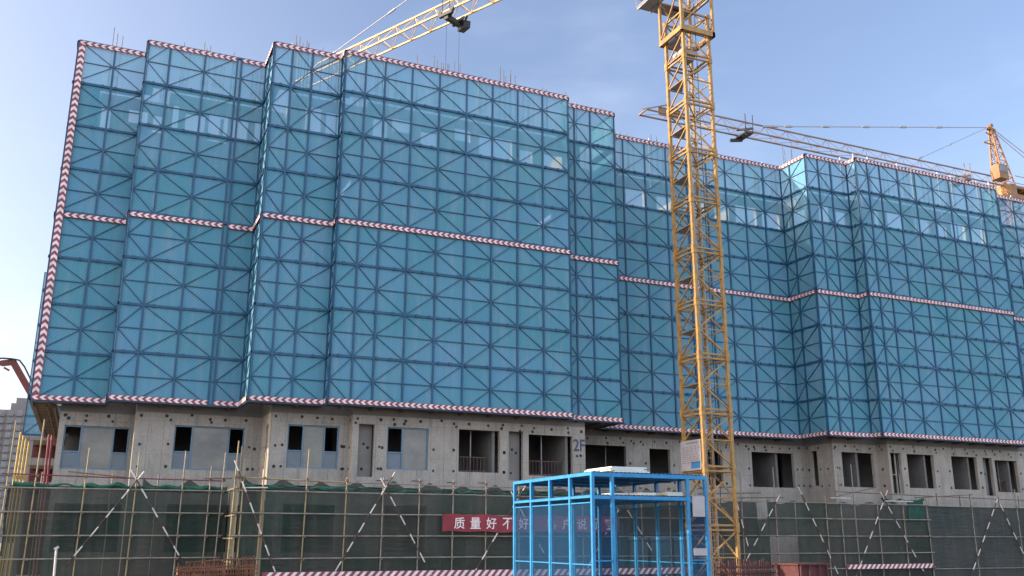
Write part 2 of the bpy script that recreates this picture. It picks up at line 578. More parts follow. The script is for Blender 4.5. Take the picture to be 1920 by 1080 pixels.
SA = thing('climbing_screen', 'tall blue mesh climbing screen round the left block, stepped into five bays', 'scaffold screen', (8.6, 40, 0), 'climbing screens')
X0, XC1, XC2, XC3, XS4 = -2.4, 0.42, 5.56, 8.63, 19.86
o, P = section(SA, (X0, 41.85), (XC1, 41.85), rel([X0, -0.92, XC1], X0), 0, label='leftmost bay with the upright chevron strip', skip_first=True, rails=())
v = MB()                                                                # upright chevron strip on the outer corner
box_along(v, P, 0.0, 0.27, 0.1, 0.13, 0.21, 15.79)
Pv = lambda t, off, z: P(z, off, 16.0 - t)
chevrons(v, Pv, 0.25, 15.75, 0.0, 0.27, 0.134, 0.29)
v.build('warning_band', [M['red'], M['white']], o)
section(SA, (XC1, 41.85), (XC1, 40.59), [0, 1.26], 1)
section(SA, (XC1, 40.59), (XC2, 40.59), rel([XC1, 1.35, 2.83, 4.24, 4.43, XC2], XC1), 1, gap=3, band_parts=[(0, 3.8), (4.02, 5.14)], rails=[0.9, 2.42])
section(SA, (XC2, 40.59), (XC2, 38.42), [0, 1.1, 2.17], 0)
section(SA, (XC2, 38.42), (XC3, 38.42), rel([XC2, 6.36, 7.26, XC3], XC2), 1, rails=[0.81, 1.7, 2.98])
section(SA, (XC3, 38.42), (XC3, 37.8), [0, 0.62], 0)
section(SA, (XC3, 37.8), (XS4, 37.8), rel([XC3, 9.56, 10.47, 11.77, 13.11, 14.47, 15.8, 17.12, 18.45, XS4], XC3), 1, label='widest bay, nine panels across', rails=[1.9, 6.6])
section(SA, (XS4, 37.8), (XS4, 38.45), [0, 0.65], 0)
section(SA, (XS4, 38.45), (22.87, 38.45), rel([XS4, 20.55, 21.46, 22.87], XS4), 0, rails=[1.0])
section(SA, (22.87, 38.45), (22.87, 40.7), [0, 1.1, 2.25], 1)
section(SA, (X0, 56.6), (X0, 41.85), [i * 14.75 / 10 for i in range(11)], 0, deck=1.0)
section(SA, (X0, 56.7), (-1.1, 56.7), [0, 1.3], 0)
section(SA, (-3.44, 56.6), (X0, 56.6), [0, 1.04], 0, top=9, bands=())

SB = thing('climbing_screen', 'blue mesh climbing screen behind the yellow crane mast, with two folded corners', 'scaffold screen', (38, 40, 0), 'climbing screens')
section(SB, (22.95, 40.75), (35.55, 40.75), rel([22.95, 23.4, 24.75, 26.13, 27.5, 28.86, 30.19, 31.5, 32.83, 34.19, 35.55], 22.95), 0, label='recessed bay behind the crane mast', rails=[3.75, 6.3, 8.24, 10.2, 11.6])
section(SB, (35.55, 40.75), (35.55, 38.56), [0, 0.85, 2.19], 0)
section(SB, (35.55, 38.56), (38.57, 38.56), rel([35.55, 36.4, 37.31, 38.57], 35.55), 0, rails=[2.16, 2.95])
section(SB, (38.57, 38.56), (38.57, 37.8), [0, 0.76], 1)
section(SB, (38.57, 37.8), (50.0, 37.8), rel([38.57, 39.39, 40.32, 41.71, 43.07, 44.46, 45.87, 47.25, 48.63, 50.0], 38.57), 0, label='long bay right of the second fold', rails=[0.2, 1.3, 3.6, 4.7, 6.9, 8.0, 10.2, 11.3])
section(SB, (50.0, 37.8), (50.0, 38.7), [0, 0.9], 1)
section(SB, (50.0, 38.7), (63.0, 38.7), [0, 1.27, 2.6, 4.1, 5.6, 7.1, 8.5, 10.0, 11.5, 13.0], 1, rails=[3.0])

def deck_under(root, x0, x1, y0, y1):
    mb = MB()
    box = (x0 + 0.02, x1 - 0.02, y0, y1, -0.02, 0.04)
    mb.box(*box)
    x = x0 + 0.6
    while x < x1 - 0.2:
        mb.box(x, x + 0.08, y0, y1, -0.1, -0.021)
        x += 1.35
    return mb.build('bottom_deck', M['wood'], root)
for q in ((X0, XC1, 41.93, 42.68), (XC1, XC2, 40.67, 41.4), (XC2, XC3, 38.5, 39.24), (XC3, XS4, 37.88, 38.63), (XS4, 22.8, 38.53, 41.55)):
    deck_under(SA, *q)
for q in ((23.0, 35.5, 40.83, 41.58), (35.6, 38.5, 38.64, 39.39), (38.6, 50.0, 37.88, 38.63), (50.0, 63.0, 38.78, 39.48)):
    deck_under(SB, *q)
# the planked deck of the left-hand side run, seen from below
mb = MB()
for k in range(34):
    y = 42.8 + k * 0.41
    mb.box(-2.36, -1.5, y, y + 0.33, -0.03 + random.uniform(-0.012, 0.012), 0.03)
mb.box(-2.36, -2.26, 42.8, 56.6, -0.16, -0.045)
mb.box(-1.62, -1.52, 42.8, 56.6, -0.16, -0.045)
mb.box(-1.86, -1.8, 42.8, 56.6, -0.14, -0.045)
mb.build('plank_deck', M['wood'], SA)

# ------------------------------------------------------------------ concrete building
def wall_face(mb, P, t0, t1, z0, z1, holes, thick=0.2, m=0):
    """wall panel with rectangular openings: outer and inner faces, jambs, no inner faces"""
    ts = sorted({t0, t1, *[h[0] for h in holes], *[h[1] for h in holes]})
    zs = sorted({z0, z1, *[h[2] for h in holes], *[h[3] for h in holes]})
    ts = [t for t in ts if t0 <= t <= t1]
    zs = [z for z in zs if z0 <= z <= z1]
    def inh(t, z):
        return any(h[0] < t < h[1] and h[2] < z < h[3] for h in holes)
    full = [[not inh((ts[i] + ts[i + 1]) / 2, (zs[k] + zs[k + 1]) / 2) for k in range(len(zs) - 1)] for i in range(len(ts) - 1)]
    F = lambda i, k: 0 <= i < len(ts) - 1 and 0 <= k < len(zs) - 1 and full[i][k]
    T = -thick
    idx = {}
    def V(t, o_, z):
        key = (t, o_, z)
        if key not in idx:
            idx[key] = len(mb.v)
            mb.v.append(P(t, o_, z))
        return idx[key]
    def face(*c):
        mb.f.append(tuple(V(*q) for q in c))
        mb.m.append(m)
    for i in range(len(ts) - 1):
        for k in range(len(zs) - 1):
            if not full[i][k]:
                continue
            a, c, e, g = ts[i], ts[i + 1], zs[k], zs[k + 1]
            face((a, 0, e), (c, 0, e), (c, 0, g), (a, 0, g))
            face((a, T, e), (a, T, g), (c, T, g), (c, T, e))
            if not F(i - 1, k):
                face((a, 0, e), (a, 0, g), (a, T, g), (a, T, e))
            if not F(i + 1, k):
                face((c, 0, e), (c, T, e), (c, T, g), (c, 0, g))
            if not F(i, k - 1):
                face((a, 0, e), (a, T, e), (c, T, e), (c, 0, e))
            if not F(i, k + 1):
                face((a, 0, g), (c, 0, g), (c, T, g), (a, T, g))

def tie_holes(mb, P, pts, m=1):
    for t, z in pts:
        r = random.uniform(0.055, 0.078)
        mb.poly([P(t + r * math.cos(k * math.pi / 4 + 0.3), 0.003, z + r * math.sin(k * math.pi / 4 + 0.3)) for k in range(8)], m)

FLOORS = [-3.2, -0.3, 2.6, 5.5, 8.4, 11.3]
SILL, HEAD = -2.6, -0.77

def auto_ties(t0, t1, holes, z0=-3.0, z1=-0.42):
    pts = []
    edges = sorted({round(h[0] - 0.22, 2) for h in holes} | {round(h[1] + 0.22, 2) for h in holes} | {t0 + 0.25, t1 - 0.25})
    for e in edges:
        if t0 + 0.1 < e < t1 - 0.1 and not any(h[0] - 0.08 < e < h[1] + 0.08 for h in holes):
            for z in (-2.5, -1.62):
                pts.append((e + random.uniform(-0.02, 0.02), z + random.uniform(-0.04, 0.04)))
    t = t0 + 0.2
    while t < t1 - 0.15:
        pts.append((t, -0.42 + random.uniform(-0.09, 0.08)))
        if random.random() < 0.5:
            pts.append((t + random.uniform(-0.1, 0.2), -0.6 + random.uniform(-0.06, 0.05)))
        t += random.uniform(0.5, 1.1)
    return pts

def facade(root, a, bb, holes2, label=None, upper=True, top_holes=(), z_low=G, tops=True, niches=()):
    """second storey wall with its openings, plain ground storey below, repeated storeys above, half-built top storey"""
    P, L = wall_frame(a, bb)
    mb = MB()
    hs = [tuple(h) for h in holes2]
    wall_face(mb, P, 0, L, -3.2, -0.3, hs)
    tie_holes(mb, P, auto_ties(0, L, hs))
    w = mb.build('storey_wall', [M['conc'], M['hole']], root)
    if label:
        w['label'] = label
    mb = MB()
    low = [(h[0], h[1], -5.9, -4.0) for h in hs if h[1] - h[0] > 1.0 and root.name == 'concrete_building' and h[0] < 4]
    wall_face(mb, P, 0, L, z_low, -3.2, low)
    mb.build('ground_storey_wall', M['conc'], root)
    if upper:
        for z in FLOORS[1:5]:
            mb = MB()
            dz = z + 3.2
            wall_face(mb, P, 0, L, z, z + 2.9, [(h[0], h[1], h[2] + dz, h[3] + dz) for h in hs])
            mb.build('upper_storey_wall', M['conc_in'], root)
        if tops:
            mb = MB()
            wall_face(mb, P, 0, L, 11.3, 14.1, list(top_holes))
            mb.build('formwork_wall', M['form'], root)
    return P, L

def window(root, P, t0, t1, z0, z1, layout, off=-0.09):
    """layout: widths as fractions with 's' side casement (open top, low pane) or 'c' large pane"""
    f = MB()
    w = 0.055
    def fr(ta, tb, za, zb, o0=0.0):
        box_along(f, P, ta, tb, off - 0.06, off + 0.02 + o0, za, zb)
    fr(t0, t1, z1 - w, z1); fr(t0, t1, z0, z0 + w)
    fr(t0, t0 + w, z0 + w, z1 - w); fr(t1 - w, t1, z0 + w, z1 - w)
    x = t0
    panes = []
    for i, (kind, frac) in enumerate(layout):
        xe = x + (t1 - t0) * frac
        if i < len(layout) - 1:
            fr(xe - w / 2, xe + w / 2, z0 + w, z1 - w, 0.004)
        xa, xb = x + (w if i == 0 else w / 2), xe - (w if i == len(layout) - 1 else w / 2)
        if kind == 's':
            zm = z0 + (z1 - z0) * 0.4
            fr(xa, xb, zm - w / 2, zm + w / 2, 0.008)
            panes.append(('lower_pane', xa, xb, z0 + w, zm - w / 2, M['glass_low']))
        else:
            panes.append(('large_pane', xa, xb, z0 + w, z1 - w, M['glass']))
        x = xe
    wo = f.build('window', M['winframe'], root)
    for nm, xa, xb, za, zb, m in panes:
        g = MB()
        box_along(g, P, xa, xb, off - 0.035, off - 0.02, za, zb)
        g.build(nm, m, wo)
    return wo

def niche_back(root, P, t0, t1, z0, z1, depth=0.45):
    mb = MB()
    box_along(mb, P, t0 - 0.02, t1 + 0.02, -depth - 0.08, -depth, z0 - 0.02, z1 + 0.02)
    tie_holes(mb, lambda t, o_, z: P(t, -depth + 0.003, z), [(t0 + 0.3, z0 + 0.35), (t1 - 0.15, z0 + 1.25), (t0 + 0.35, z0 + 1.4)], 1)
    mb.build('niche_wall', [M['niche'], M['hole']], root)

def railing(root, P, t0, t1, z0, off=-0.5):
    mb = MB()
    box_along(mb, P, t0, t1, off, off + 0.04, z0 + 0.66, z0 + 0.7)
    box_along(mb, P, t0, t1, off, off + 0.04, z0 + 0.06, z0 + 0.1)
    t = t0 + 0.05
    while t < t1 - 0.03:
        box_along(mb, P, t, t + 0.022, off + 0.01, off + 0.032, z0, z0 + 0.66)
        t += 0.16
    mb.build('railing', M['railing'], root)

def cage(root, x, y, top, n=4, w=0.3, d=0.25, z0=13.9):
    mb = MB()
    for i in range(n):
        px = x - w / 2 + w * i / max(1, n - 1)
        py = y + (d if i % 2 else 0)
        lean = random.uniform(-0.06, 0.06)
        mb.tube((px, py, z0), (px + lean, py, top + random.uniform(-0.45, 0.0) * (i > 0)), 0.019, 5)
    for z in (z0 + 0.25, z0 + 0.7, z0 + 1.2):
        mb.bar((x - w / 2 - 0.03, y, z), (x + w / 2 + 0.03, y, z), 0.014)
        mb.bar((x - w / 2 - 0.03, y + d, z), (x + w / 2 + 0.03, y + d, z), 0.014)
        mb.bar((x - w / 2 - 0.02, y - 0.02, z), (x - w / 2 - 0.02, y + d + 0.02, z), 0.014)
    return mb.build('rebar_cage', M['rebar'], root)

YB = 56.0
BA = thing('concrete_building', 'bare concrete block under the left screen, with blue-framed windows and a 2F mark', 'building', (9.7, 46, G), 'concrete buildings under construction')
# openings of the second storey, as distances along each wall
fS0 = facade(BA, (-1.31, 42.7), (1.55, 42.7), [(0.22, 2.72, -2.62, -0.85)], top_holes=[(0.1, 0.5, 12.2, 13.5), (1.25, 2.05, 12.9, 13.6), (2.3, 2.75, 12.6, 13.5)])
window(BA, fS0[0], 0.22, 2.72, -2.62, -0.85, [('s', 0.26), ('c', 0.5), ('s', 0.24)])
facade(BA, (1.55, 42.698), (1.55, 41.643), [], top_holes=[(0.3, 1.0, 12.3, 13.3)])
fS1 = facade(BA, (1.55, 41.44), (6.64, 41.44), [(1.55, 4.4, -2.6, -0.78)], top_holes=[(0.05, 0.45, 12.3, 13.6), (0.75, 1.6, 12.2, 13.3), (1.75, 2.6, 12.1, 13.5), (2.75, 3.5, 12.2, 13.4), (3.8, 4.6, 12.4, 13.5)])
window(BA, fS1[0], 1.55, 4.4, -2.6, -0.78, [('s', 0.25), ('c', 0.53), ('s', 0.22)])
facade(BA, (6.64, 41.438), (6.64, 39.473), [(1.2, 1.7, -2.6, -0.75)], top_holes=[(0.5, 1.6, 12.3, 13.3)])
fS2 = facade(BA, (6.64, 39.27), (9.93, 39.27), [(0.73, 2.88, -2.55, -0.76)], top_holes=[(0.6, 1.35, 12.4, 13.7), (1.55, 2.4, 12.3, 13.6)])
window(BA, fS2[0], 0.73, 2.88, -2.55, -0.76, [('s', 0.3), ('c', 0.42), ('s', 0.28)])
facade(BA, (9.93, 39.268), (9.93, 38.853), [], tops=True)
S3X = 9.93
hs3 = [(10.2, 10.88, -2.86, -0.67), (11.45, 13.3, -2.52, -0.73), (14.7, 16.65, -2.52, -0.68), (17.1, 17.8, -2.83, -0.66), (18.08, 20.32, -2.58, -0.75)]
hs3 = [(h[0] - S3X, h[1] - S3X, h[2], h[3]) for h in hs3]
fS3 = facade(BA, (S3X, 38.65), (20.98, 38.65), hs3, label='long wall with the 2F mark at its right end',
             top_holes=[(0.3, 1.0, 12.3, 13.4), (1.2, 2.1, 12.9, 13.6), (2.6, 3.4, 12.2, 13.2), (4.3, 5.1, 13.0, 13.7), (5.5, 7.3, 12.3, 13.6), (7.7, 8.4, 12.2, 13.2), (9.0, 10.4, 12.3, 13.2)])
P3 = fS3[0]
window(BA, P3, hs3[1][0], hs3[1][1], hs3[1][2], hs3[1][3], [('s', 0.37), ('c', 0.63)])
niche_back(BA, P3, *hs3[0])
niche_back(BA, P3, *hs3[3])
railing(BA, P3, hs3[2][0] + 0.05, hs3[2][1] - 0.45, -2.52)
railing(BA, P3, hs3[4][0] + 0.05, hs3[4][1] - 0.1, -2.58)
for hq in (hs3[2], hs3[4]):                                        # balcony side wall and a steel prop inside the openings
    mb = MB()
    box_along(mb, P3, hq[1] - 0.28, hq[1] - 0.16, -2.6, -0.2, hq[2] - 0.4, -0.3)
    mb.build('balcony_wall', M['conc_in'], BA)
    mb = MB()
    q = P3((hq[0] + hq[1]) / 2 - 0.15, -0.7, 0)
    mb.tube((q[0], q[1], hq[2] - 0.5), (q[0], q[1], -0.31), 0.03)
    mb.build('steel_prop', M['grey'], BA)
mb = MB()
wall_face(mb, wall_frame((20.98, 38.853), (20.98, 41.598))[0], 0, 2.745, G, 14.1, [])
mb.build('end_wall', M['conc'], BA)
mb = MB()
wall_face(mb, wall_frame((-1.31, YB), (-1.31, 42.903))[0], 0, YB - 42.903, G, 11.3, [(4, 5.5, -2.6, -0.8), (8, 9.5, -2.6, -0.8)])
mb.build('side_wall', M['conc'], BA)
mb = MB()
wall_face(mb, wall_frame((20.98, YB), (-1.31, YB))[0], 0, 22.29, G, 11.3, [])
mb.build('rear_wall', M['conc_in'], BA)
segA = [(-1.1, 1.5, 42.92), (1.77, 6.6, 41.66), (6.86, 9.9, 39.49), (10.15, 20.75, 38.87)]
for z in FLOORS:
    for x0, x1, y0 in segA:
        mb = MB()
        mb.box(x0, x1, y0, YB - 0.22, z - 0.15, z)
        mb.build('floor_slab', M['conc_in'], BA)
for x0, x1, y0 in segA:                                            # inner wall that closes the rooms
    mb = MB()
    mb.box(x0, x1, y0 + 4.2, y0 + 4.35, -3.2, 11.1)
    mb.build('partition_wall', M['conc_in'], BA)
for x in (3.9, 8.2, 12.6, 16.9):
    mb = MB()
    mb.box(x, x + 0.15, 42.4, 47.0, 11.31, 13.7)
    mb.build('formwork_wall', M['form'], BA)
for x, y, top, n, w in ((-0.9, 43.0, 17.6, 3, 0.35), (1.3, 42.9, 16.9, 3, 0.2), (2.05, 41.75, 16.9, 3, 0.3), (2.95, 41.75, 17.1, 3, 0.3), (3.6, 41.75, 16.55, 4, 0.5), (4.4, 41.75, 16.9, 4, 0.5), (5.4, 41.75, 16.55, 4, 0.5),
                        (6.9, 39.7, 17.3, 5, 0.45), (7.6, 39.7, 17.05, 3, 0.6), (8.6, 39.7, 16.55, 5, 0.6), (9.7, 39.5, 16.7, 4, 0.4), (10.7, 39.1, 16.55, 5, 0.6), (11.6, 39.1, 16.4, 4, 0.5),
                        (12.46, 39.1, 17.3, 2, 0.05), (13.95, 39.1, 17.5, 9, 1.3), (15.9, 39.1, 16.9, 4, 0.3), (17.15, 39.1, 17.6, 7, 0.9), (18.3, 39.1, 16.55, 5, 0.6), (19.3, 39.1, 17.0, 4, 0.4), (20.5, 39.1, 17.0, 3, 0.2)):
    cage(BA, x, y, top, n, w)
# painted storey mark
def text_mesh(body, size, extrude=0.0, offset=0.0):
    c = bpy.data.curves.new('lettering', 'FONT')
    c.body, c.size, c.extrude, c.offset = body, size, extrude, offset
    c.align_x = 'LEFT'
    o = bpy.data.objects.new('lettering', c)
    COL.objects.link(o)
    bpy.context.view_layer.update()
    me = bpy.data.meshes.new_from_object(o.evaluated_get(bpy.context.evaluated_depsgraph_get()))
    bpy.data.objects.remove(o)
    bpy.data.curves.remove(c)
    return me
def lettering(body, x, y, z, height, width, material, parent, extrude=0.002, offset=0.01):
    """flat painted characters facing -Y, lower left corner at x, z"""
    me = text_mesh(body, 1.0, 0.0, offset)
    xs = [q.co.x for q in me.vertices]; ys = [q.co.y for q in me.vertices]
    sx, sz = width / (max(xs) - min(xs)), height / (max(ys) - min(ys))
    root = parent
    while root.parent:
        root = root.parent
    L = root.location
    mx, my = min(xs), min(ys)
    for q in me.vertices:
        q.co = Vector((x + (q.co.x - mx) * sx - L.x, y - L.y, z + (q.co.y - my) * sz + Z0 - L.z))
    me.materials.clear()
    me.materials.append(material)
    o = bpy.data.objects.new('lettering', me)
    COL.objects.link(o)
    o.parent = parent
    return o
lettering('2F', 20.36, 38.642, -1.42, 0.56, 0.6, M['blue_text'], BA, offset=0.02)

BB = thing('concrete_building', 'bare concrete block behind the yellow crane mast, with only empty window openings', 'building', (38, 46, G), 'concrete buildings under construction')
fB = facade(BB, (20.99, 41.6), (36.53, 41.6), [(1.6, 3.95, -2.55, -0.76), (5.35, 6.6, -2.55, -0.82), (8.6, 9.9, -2.6, -0.75), (11.85, 14.72, -2.6, -0.73)],
            top_holes=[(2.6, 3.6, 12.3, 13.4), (4.4, 5.6, 12.3, 13.5), (6.4, 7.6, 12.2, 13.3), (8.2, 9.6, 12.4, 13.5), (10.3, 11.3, 12.3, 13.5), (11.8, 13.3, 12.2, 13.6), (13.7, 15.0, 12.4, 13.5)])
facade(BB, (36.53, 41.598), (36.53, 39.613), [(0.45, 0.95, -2.5, -0.62)], top_holes=[(0.4, 1.6, 12.3, 13.4)])
facade(BB, (36.53, 39.41), (39.71, 39.41), [(0.6, 2.87, -2.6, -0.75)], top_holes=[(0.5, 1.4, 12.2, 13.5), (1.7, 2.6, 12.3, 13.3)])
facade(BB, (39.71, 39.408), (39.71, 38.853), [])
hb = [(39.84, 40.62, -2.93, -0.75), (41.06, 43.05, -2.6, -0.77), (44.42, 46.42, -2.6, -0.77), (46.9, 47.64, -2.9, -0.77), (47.86, 49.7, -2.68, -0.87), (50.9, 52.6, -2.6, -0.77)]
hb = [(h[0] - 39.71, h[1] - 39.71, h[2], h[3]) for h in hb]
fB2 = facade(BB, (39.71, 38.65), (50.6, 38.65), hb[:5], label='right wall with window openings and two narrow niches',
             top_holes=[(0.5, 1.3, 12.3, 13.4), (1.8, 3.2, 12.2, 13.5), (4.0, 5.2, 12.4, 13.4), (5.9, 6.6, 12.3, 13.3), (7.0, 8.2, 12.2, 13.6), (8.7, 9.9, 12.3, 13.5), (11, 12.3, 12.3, 13.3)])
PB = fB2[0]
niche_back(BB, PB, *hb[3])
facade(BB, (50.6, 39.5), (63.0, 39.5), [(0.6, 2.2, -2.6, -0.77), (3.6, 5.4, -2.6, -0.77), (8, 10, -2.6, -0.77)], top_holes=[(0.6, 1.8, 12.3, 13.4), (3.0, 4.4, 12.2, 13.5), (6.5, 8.0, 12.3, 13.4)])
mb = MB()
wall_face(mb, wall_frame((63.0, 39.71), (63.0, YB))[0], 0, YB - 39.71, G, 14.1, [])
mb.build('end_wall', M['conc'], BB)
mb = MB()                                                          # narrow slot with two upright pipes
for t in (0.28, 0.62):
    q = PB(hb[0][0] + t, -0.3, 0)
    mb.tube((q[0], q[1], -2.93), (q[0], q[1], -0.75), 0.05, 8)
    if t < 0.5:
        mb.bar((q[0], q[1], -1.9), (q[0] + 0.34, q[1], -1.9), 0.05)
mb.build('drain_pipe', M['conc'], BB)
railing(BB, PB, hb[4][0] + 0.05, hb[4][1] - 0.2, -2.68)
for hq in (hb[1], hb[2], hb[4]):
    mb = MB()
    box_along(mb, PB, hq[1] - 0.55, hq[1] - 0.43, -2.4, -0.2, -3.2, -0.3)
    mb.build('room_wall', M['conc_in'], BB)
mb = MB()
mb.box(34.6, 34.75, 41.82, 44.5, -3.2, -0.3)
mb.build('room_wall', M['conc_in'], BB)
mb = MB()
mb.box(38.3, 38.45, 39.63, 42.2, -3.2, -0.3)
mb.build('room_wall', M['conc_in'], BB)
mb = MB()
wall_face(mb, wall_frame((63.0, YB), (20.98, YB))[0], 0, 42.02, G, 11.3, [])
mb.build('rear_wall', M['conc_in'], BB)
segB = [(21.2, 36.5, 41.82), (36.75, 39.68, 39.63), (39.93, 50.4, 38.87), (50.6, 62.8, 39.72)]
for z in FLOORS:
    for x0, x1, y0 in segB:
        mb = MB()
        mb.box(x0, x1, y0, YB - 0.22, z - 0.15, z)
        mb.build('floor_slab', M['conc_in'], BB)
for x0, x1, y0 in segB:
    mb = MB()
    mb.box(x0, x1, y0 + 4.2, y0 + 4.35, -3.2, 11.1)
    mb.build('partition_wall', M['conc_in'], BB)
for x in (24.5, 29.4, 33.2, 41.8, 46.5):
    mb = MB()
    mb.box(x, x + 0.15, 42.4, 47.0, 11.31, 13.7)
    mb.build('formwork_wall', M['form'], BB)
for x, y, top, n, w in ((21.5, 42.0, 16.9, 3, 0.3), (23.4, 42.0, 16.55, 5, 0.6), (25.2, 42.0, 17.0, 3, 0.3), (26.05, 42.0, 16.9, 3, 0.3), (27.9, 42.0, 17.15, 6, 0.9), (28.8, 42.0, 17.1, 4, 0.4), (30.2, 42.0, 16.7, 5, 0.6), (31.6, 42.0, 16.6, 4, 0.5),
                        (33.4, 42.0, 16.55, 5, 0.8), (34.9, 42.0, 16.6, 4, 0.4), (36.2, 42.0, 16.7, 4, 0.4), (37.5, 42.0, 18.3, 4, 0.9), (38.2, 39.9, 16.2, 4, 0.5), (40.6, 39.1, 16.6, 5, 0.8), (42.4, 39.1, 16.7, 5, 0.7), (44.1, 39.1, 16.7, 5, 0.7),
                        (45.8, 39.1, 16.7, 6, 0.9), (47.6, 39.1, 16.6, 5, 0.7), (49.4, 39.1, 16.5, 4, 0.5), (51.5, 39.8, 16.5, 5, 0.6)):
    cage(BB, x, y, top, n, w)

for x, y in ((22.9, 43.0), (24.3, 42.6), (27.0, 43.0), (33.5, 42.9), (35.1, 43.4), (37.6, 40.6), (38.9, 40.2), (41.5, 39.8), (42.2, 40.6), (44.8, 39.7), (45.6, 40.4), (48.3, 39.9), (49.1, 39.5)):
    mb = MB()
    mb.tube((x, y, -3.19), (x + 0.02, y, -0.46), 0.03, 7)
    mb.box(x - 0.08, x + 0.08, y - 0.08, y + 0.08, -3.2, -3.19)
    mb.build('steel_prop', M['grey'], BB)

# ------------------------------------------------------------------ tube scaffolds
def pole(root, x, y, top, m='pole', r=0.027, zs=(), lean=0.0):
    mb = MB()
    mb.tube((x - lean, y, G), (x, y, top), r, 7)
    for z in zs:
        mb.box(x - 0.055, x + 0.055, y - 0.05, y + 0.055, z - 0.05, z + 0.05, 1)
    return mb.build('upright_pole', [M[m], M['coupler']], root)
def ledger(root, a, bb, m='pole', r=0.026, name='ledger_pole'):
    mb = MB()
    a, bb = Vector(a), Vector(bb)
    n = max(1, int((bb - a).length / 4))
    pts = [a.lerp(bb, i / n) + Vector((0, 0, random.uniform(-0.02, 0.02) if 0 < i < n else 0)) for i in range(n + 1)]
    mb.chain(pts, r, 7)
    return mb.build(name, M[m], root)
def brace(root, a, bb, r=0.028, phase=0.0):
    """painted tube, white and dark red by turns"""
    mb = MB()
    a, bb = Vector(a), Vector(bb)
    L = (bb - a).length
    t, k = 0.0, 0
    step = 0.42 - phase
    while t < L:
        e = min(L, t + step)
        mb.tube(a.lerp(bb, t / L), a.lerp(bb, e / L), r, 7, k % 2)
        t, k, step = e, k + 1, 0.42
    return mb.build('brace_pole', [M['brace_w'], M['brace_r']], root)
def net(root, a, bb, z0, z1, m='net', sag=0.12, seg=0.25, amp=0.03, bays=None, name='safety_net'):
    P, L = wall_frame(a, bb)
    nx, nz = max(2, int(L / seg)), max(2, int((z1 - z0) / 0.3))
    ph = [random.uniform(0, 6.28) for _ in range(6)]
    rows = []
    for k in range(nz + 1):
        f = k / nz
        row = []
        for i in range(nx + 1):
            t = L * i / nx
            z = z0 + (z1 - z0) * f
            if bays and f == 1:
                z -= sag * abs(math.sin(math.pi * t / bays)) + 0.05 * math.sin(t * 3.1 + ph[0])
            off = amp * (math.sin(t * 2.3 + ph[1] + z) + math.sin(t * 5.1 + z * 1.7 + ph[2]) * 0.6 + math.sin(z * 4 + ph[3] + t * 0.7) * 0.5)
            row.append(P(t, off, z))
        rows.append(row)
    mb = MB()
    strip = [[random.random() for _ in range(int(L / 1.9) + 2)] for _ in range(3)]
    tones = [[strip[min(2, int(3 * k / nz))][int((L * i / nx) / 1.9)] for i in range(nx)] for k in range(nz)]
    mb.grid(rows, 0, tones)
    return mb.build(name, M[m], root, smooth=True)
def net_roll(root, a, bb, z, r=0.1, bays=1.5, drop=0.12):
    """net gathered along the top ledger, hanging in folds"""
    P, L = wall_frame(a, bb)
    n = int(L / 0.14)
    ph = [random.uniform(0, 6.28) for _ in range(4)]
    rows = []
    S = 8
    for j in range(S + 1):
        an = 2 * math.pi * j / S
        row = []
        for i in range(n + 1):
            t = L * i / n
            rr = r * (0.65 + 0.3 * math.sin(t * 2.1 + ph[0]) + 0.35 * math.sin(t * 5.3 + ph[1]) * math.sin(t * 0.9 + ph[2])) * (1 + 0.35 * math.sin(j * 2.2 + t * 6))
            rr = max(0.03, rr)
            zc = z - drop * abs(math.sin(math.pi * t / bays)) ** 1.3 + 0.03 * math.sin(t * 7 + ph[3])
            row.append(P(t, 0.75 * rr * math.cos(an), zc + rr * math.sin(an)))
        rows.append(row)
    mb = MB()
    mb.grid(rows)
    return mb.build('net_roll', M['net_top'], root, smooth=True)
def kick_board(root, a, bb, z0, z1):
    P, L = wall_frame(a, bb)
    mb = MB()
    box_along(mb, P, 0, L, 0.0, 0.025, z0, z1)
    t, p = 0.05, 0.3
    h = z1 - z0
    while t < L - p:
        mb.poly([P(t, 0.029, z0 + 0.01), P(t + p * 0.5, 0.029, z0 + 0.01), P(t + p * 0.5 + h * 0.8, 0.029, z1 - 0.01), P(t + h * 0.8, 0.029, z1 - 0.01)], 1)
        t += p
    return mb.build('kick_board', [M['red'], M['white']], root)

LZ = (-3.55, -4.42, -5.27, -6.1)
Y1, Y2 = 39.6, 37.0
C1 = thing('tube_scaffold', 'set-back tube scaffold at the left wing, two striped braces meeting in a peak', 'scaffold', (1.5, Y1, G), 'tube scaffolds along the ground storey')
for x, top, m, lean in ((-2.67, -1.1, 'pole_sun', 0.05), (-1.72, -1.0, 'pole_sun', 0.1), (-0.05, -2.0, 'pole_sun', 0.06), (1.76, -2.1, 'pole_sun', 0.06), (3.47, -1.98, 'pole', 0.06), (4.5, -2.55, 'pole', 0.05), (5.0, -2.0, 'pole', 0.12)):
    pole(C1, x, Y1, top, m, zs=LZ + (-3.1,), lean=lean)
for z in LZ:
    ledger(C1, (-2.9, Y1 - 0.05, z), (5.1, Y1 - 0.05, z + 0.03))
ledger(C1, (-2.9, Y1 + 0.06, -3.05), (5.1, Y1 + 0.06, -3.12), 'prop_r', 0.024)
ledger(C1, (-0.7, Y1 - 0.1, -2.92), (1.7, Y1 - 0.12, -3.12), 'coupler', 0.024)
ledger(C1, (4.2, Y1 - 0.1, -3.05), (5.3, Y1 - 0.1, -3.02), 'coupler', 0.026)
for x in (-1.6, 0.9, 2.6, 4.6):
    pole(C1, x, Y1 + 1.0, -2.9, 'pole', zs=())
brace(C1, (1.98, Y1 - 0.12, -2.85), (-0.35, Y1 - 0.12, -6.3))
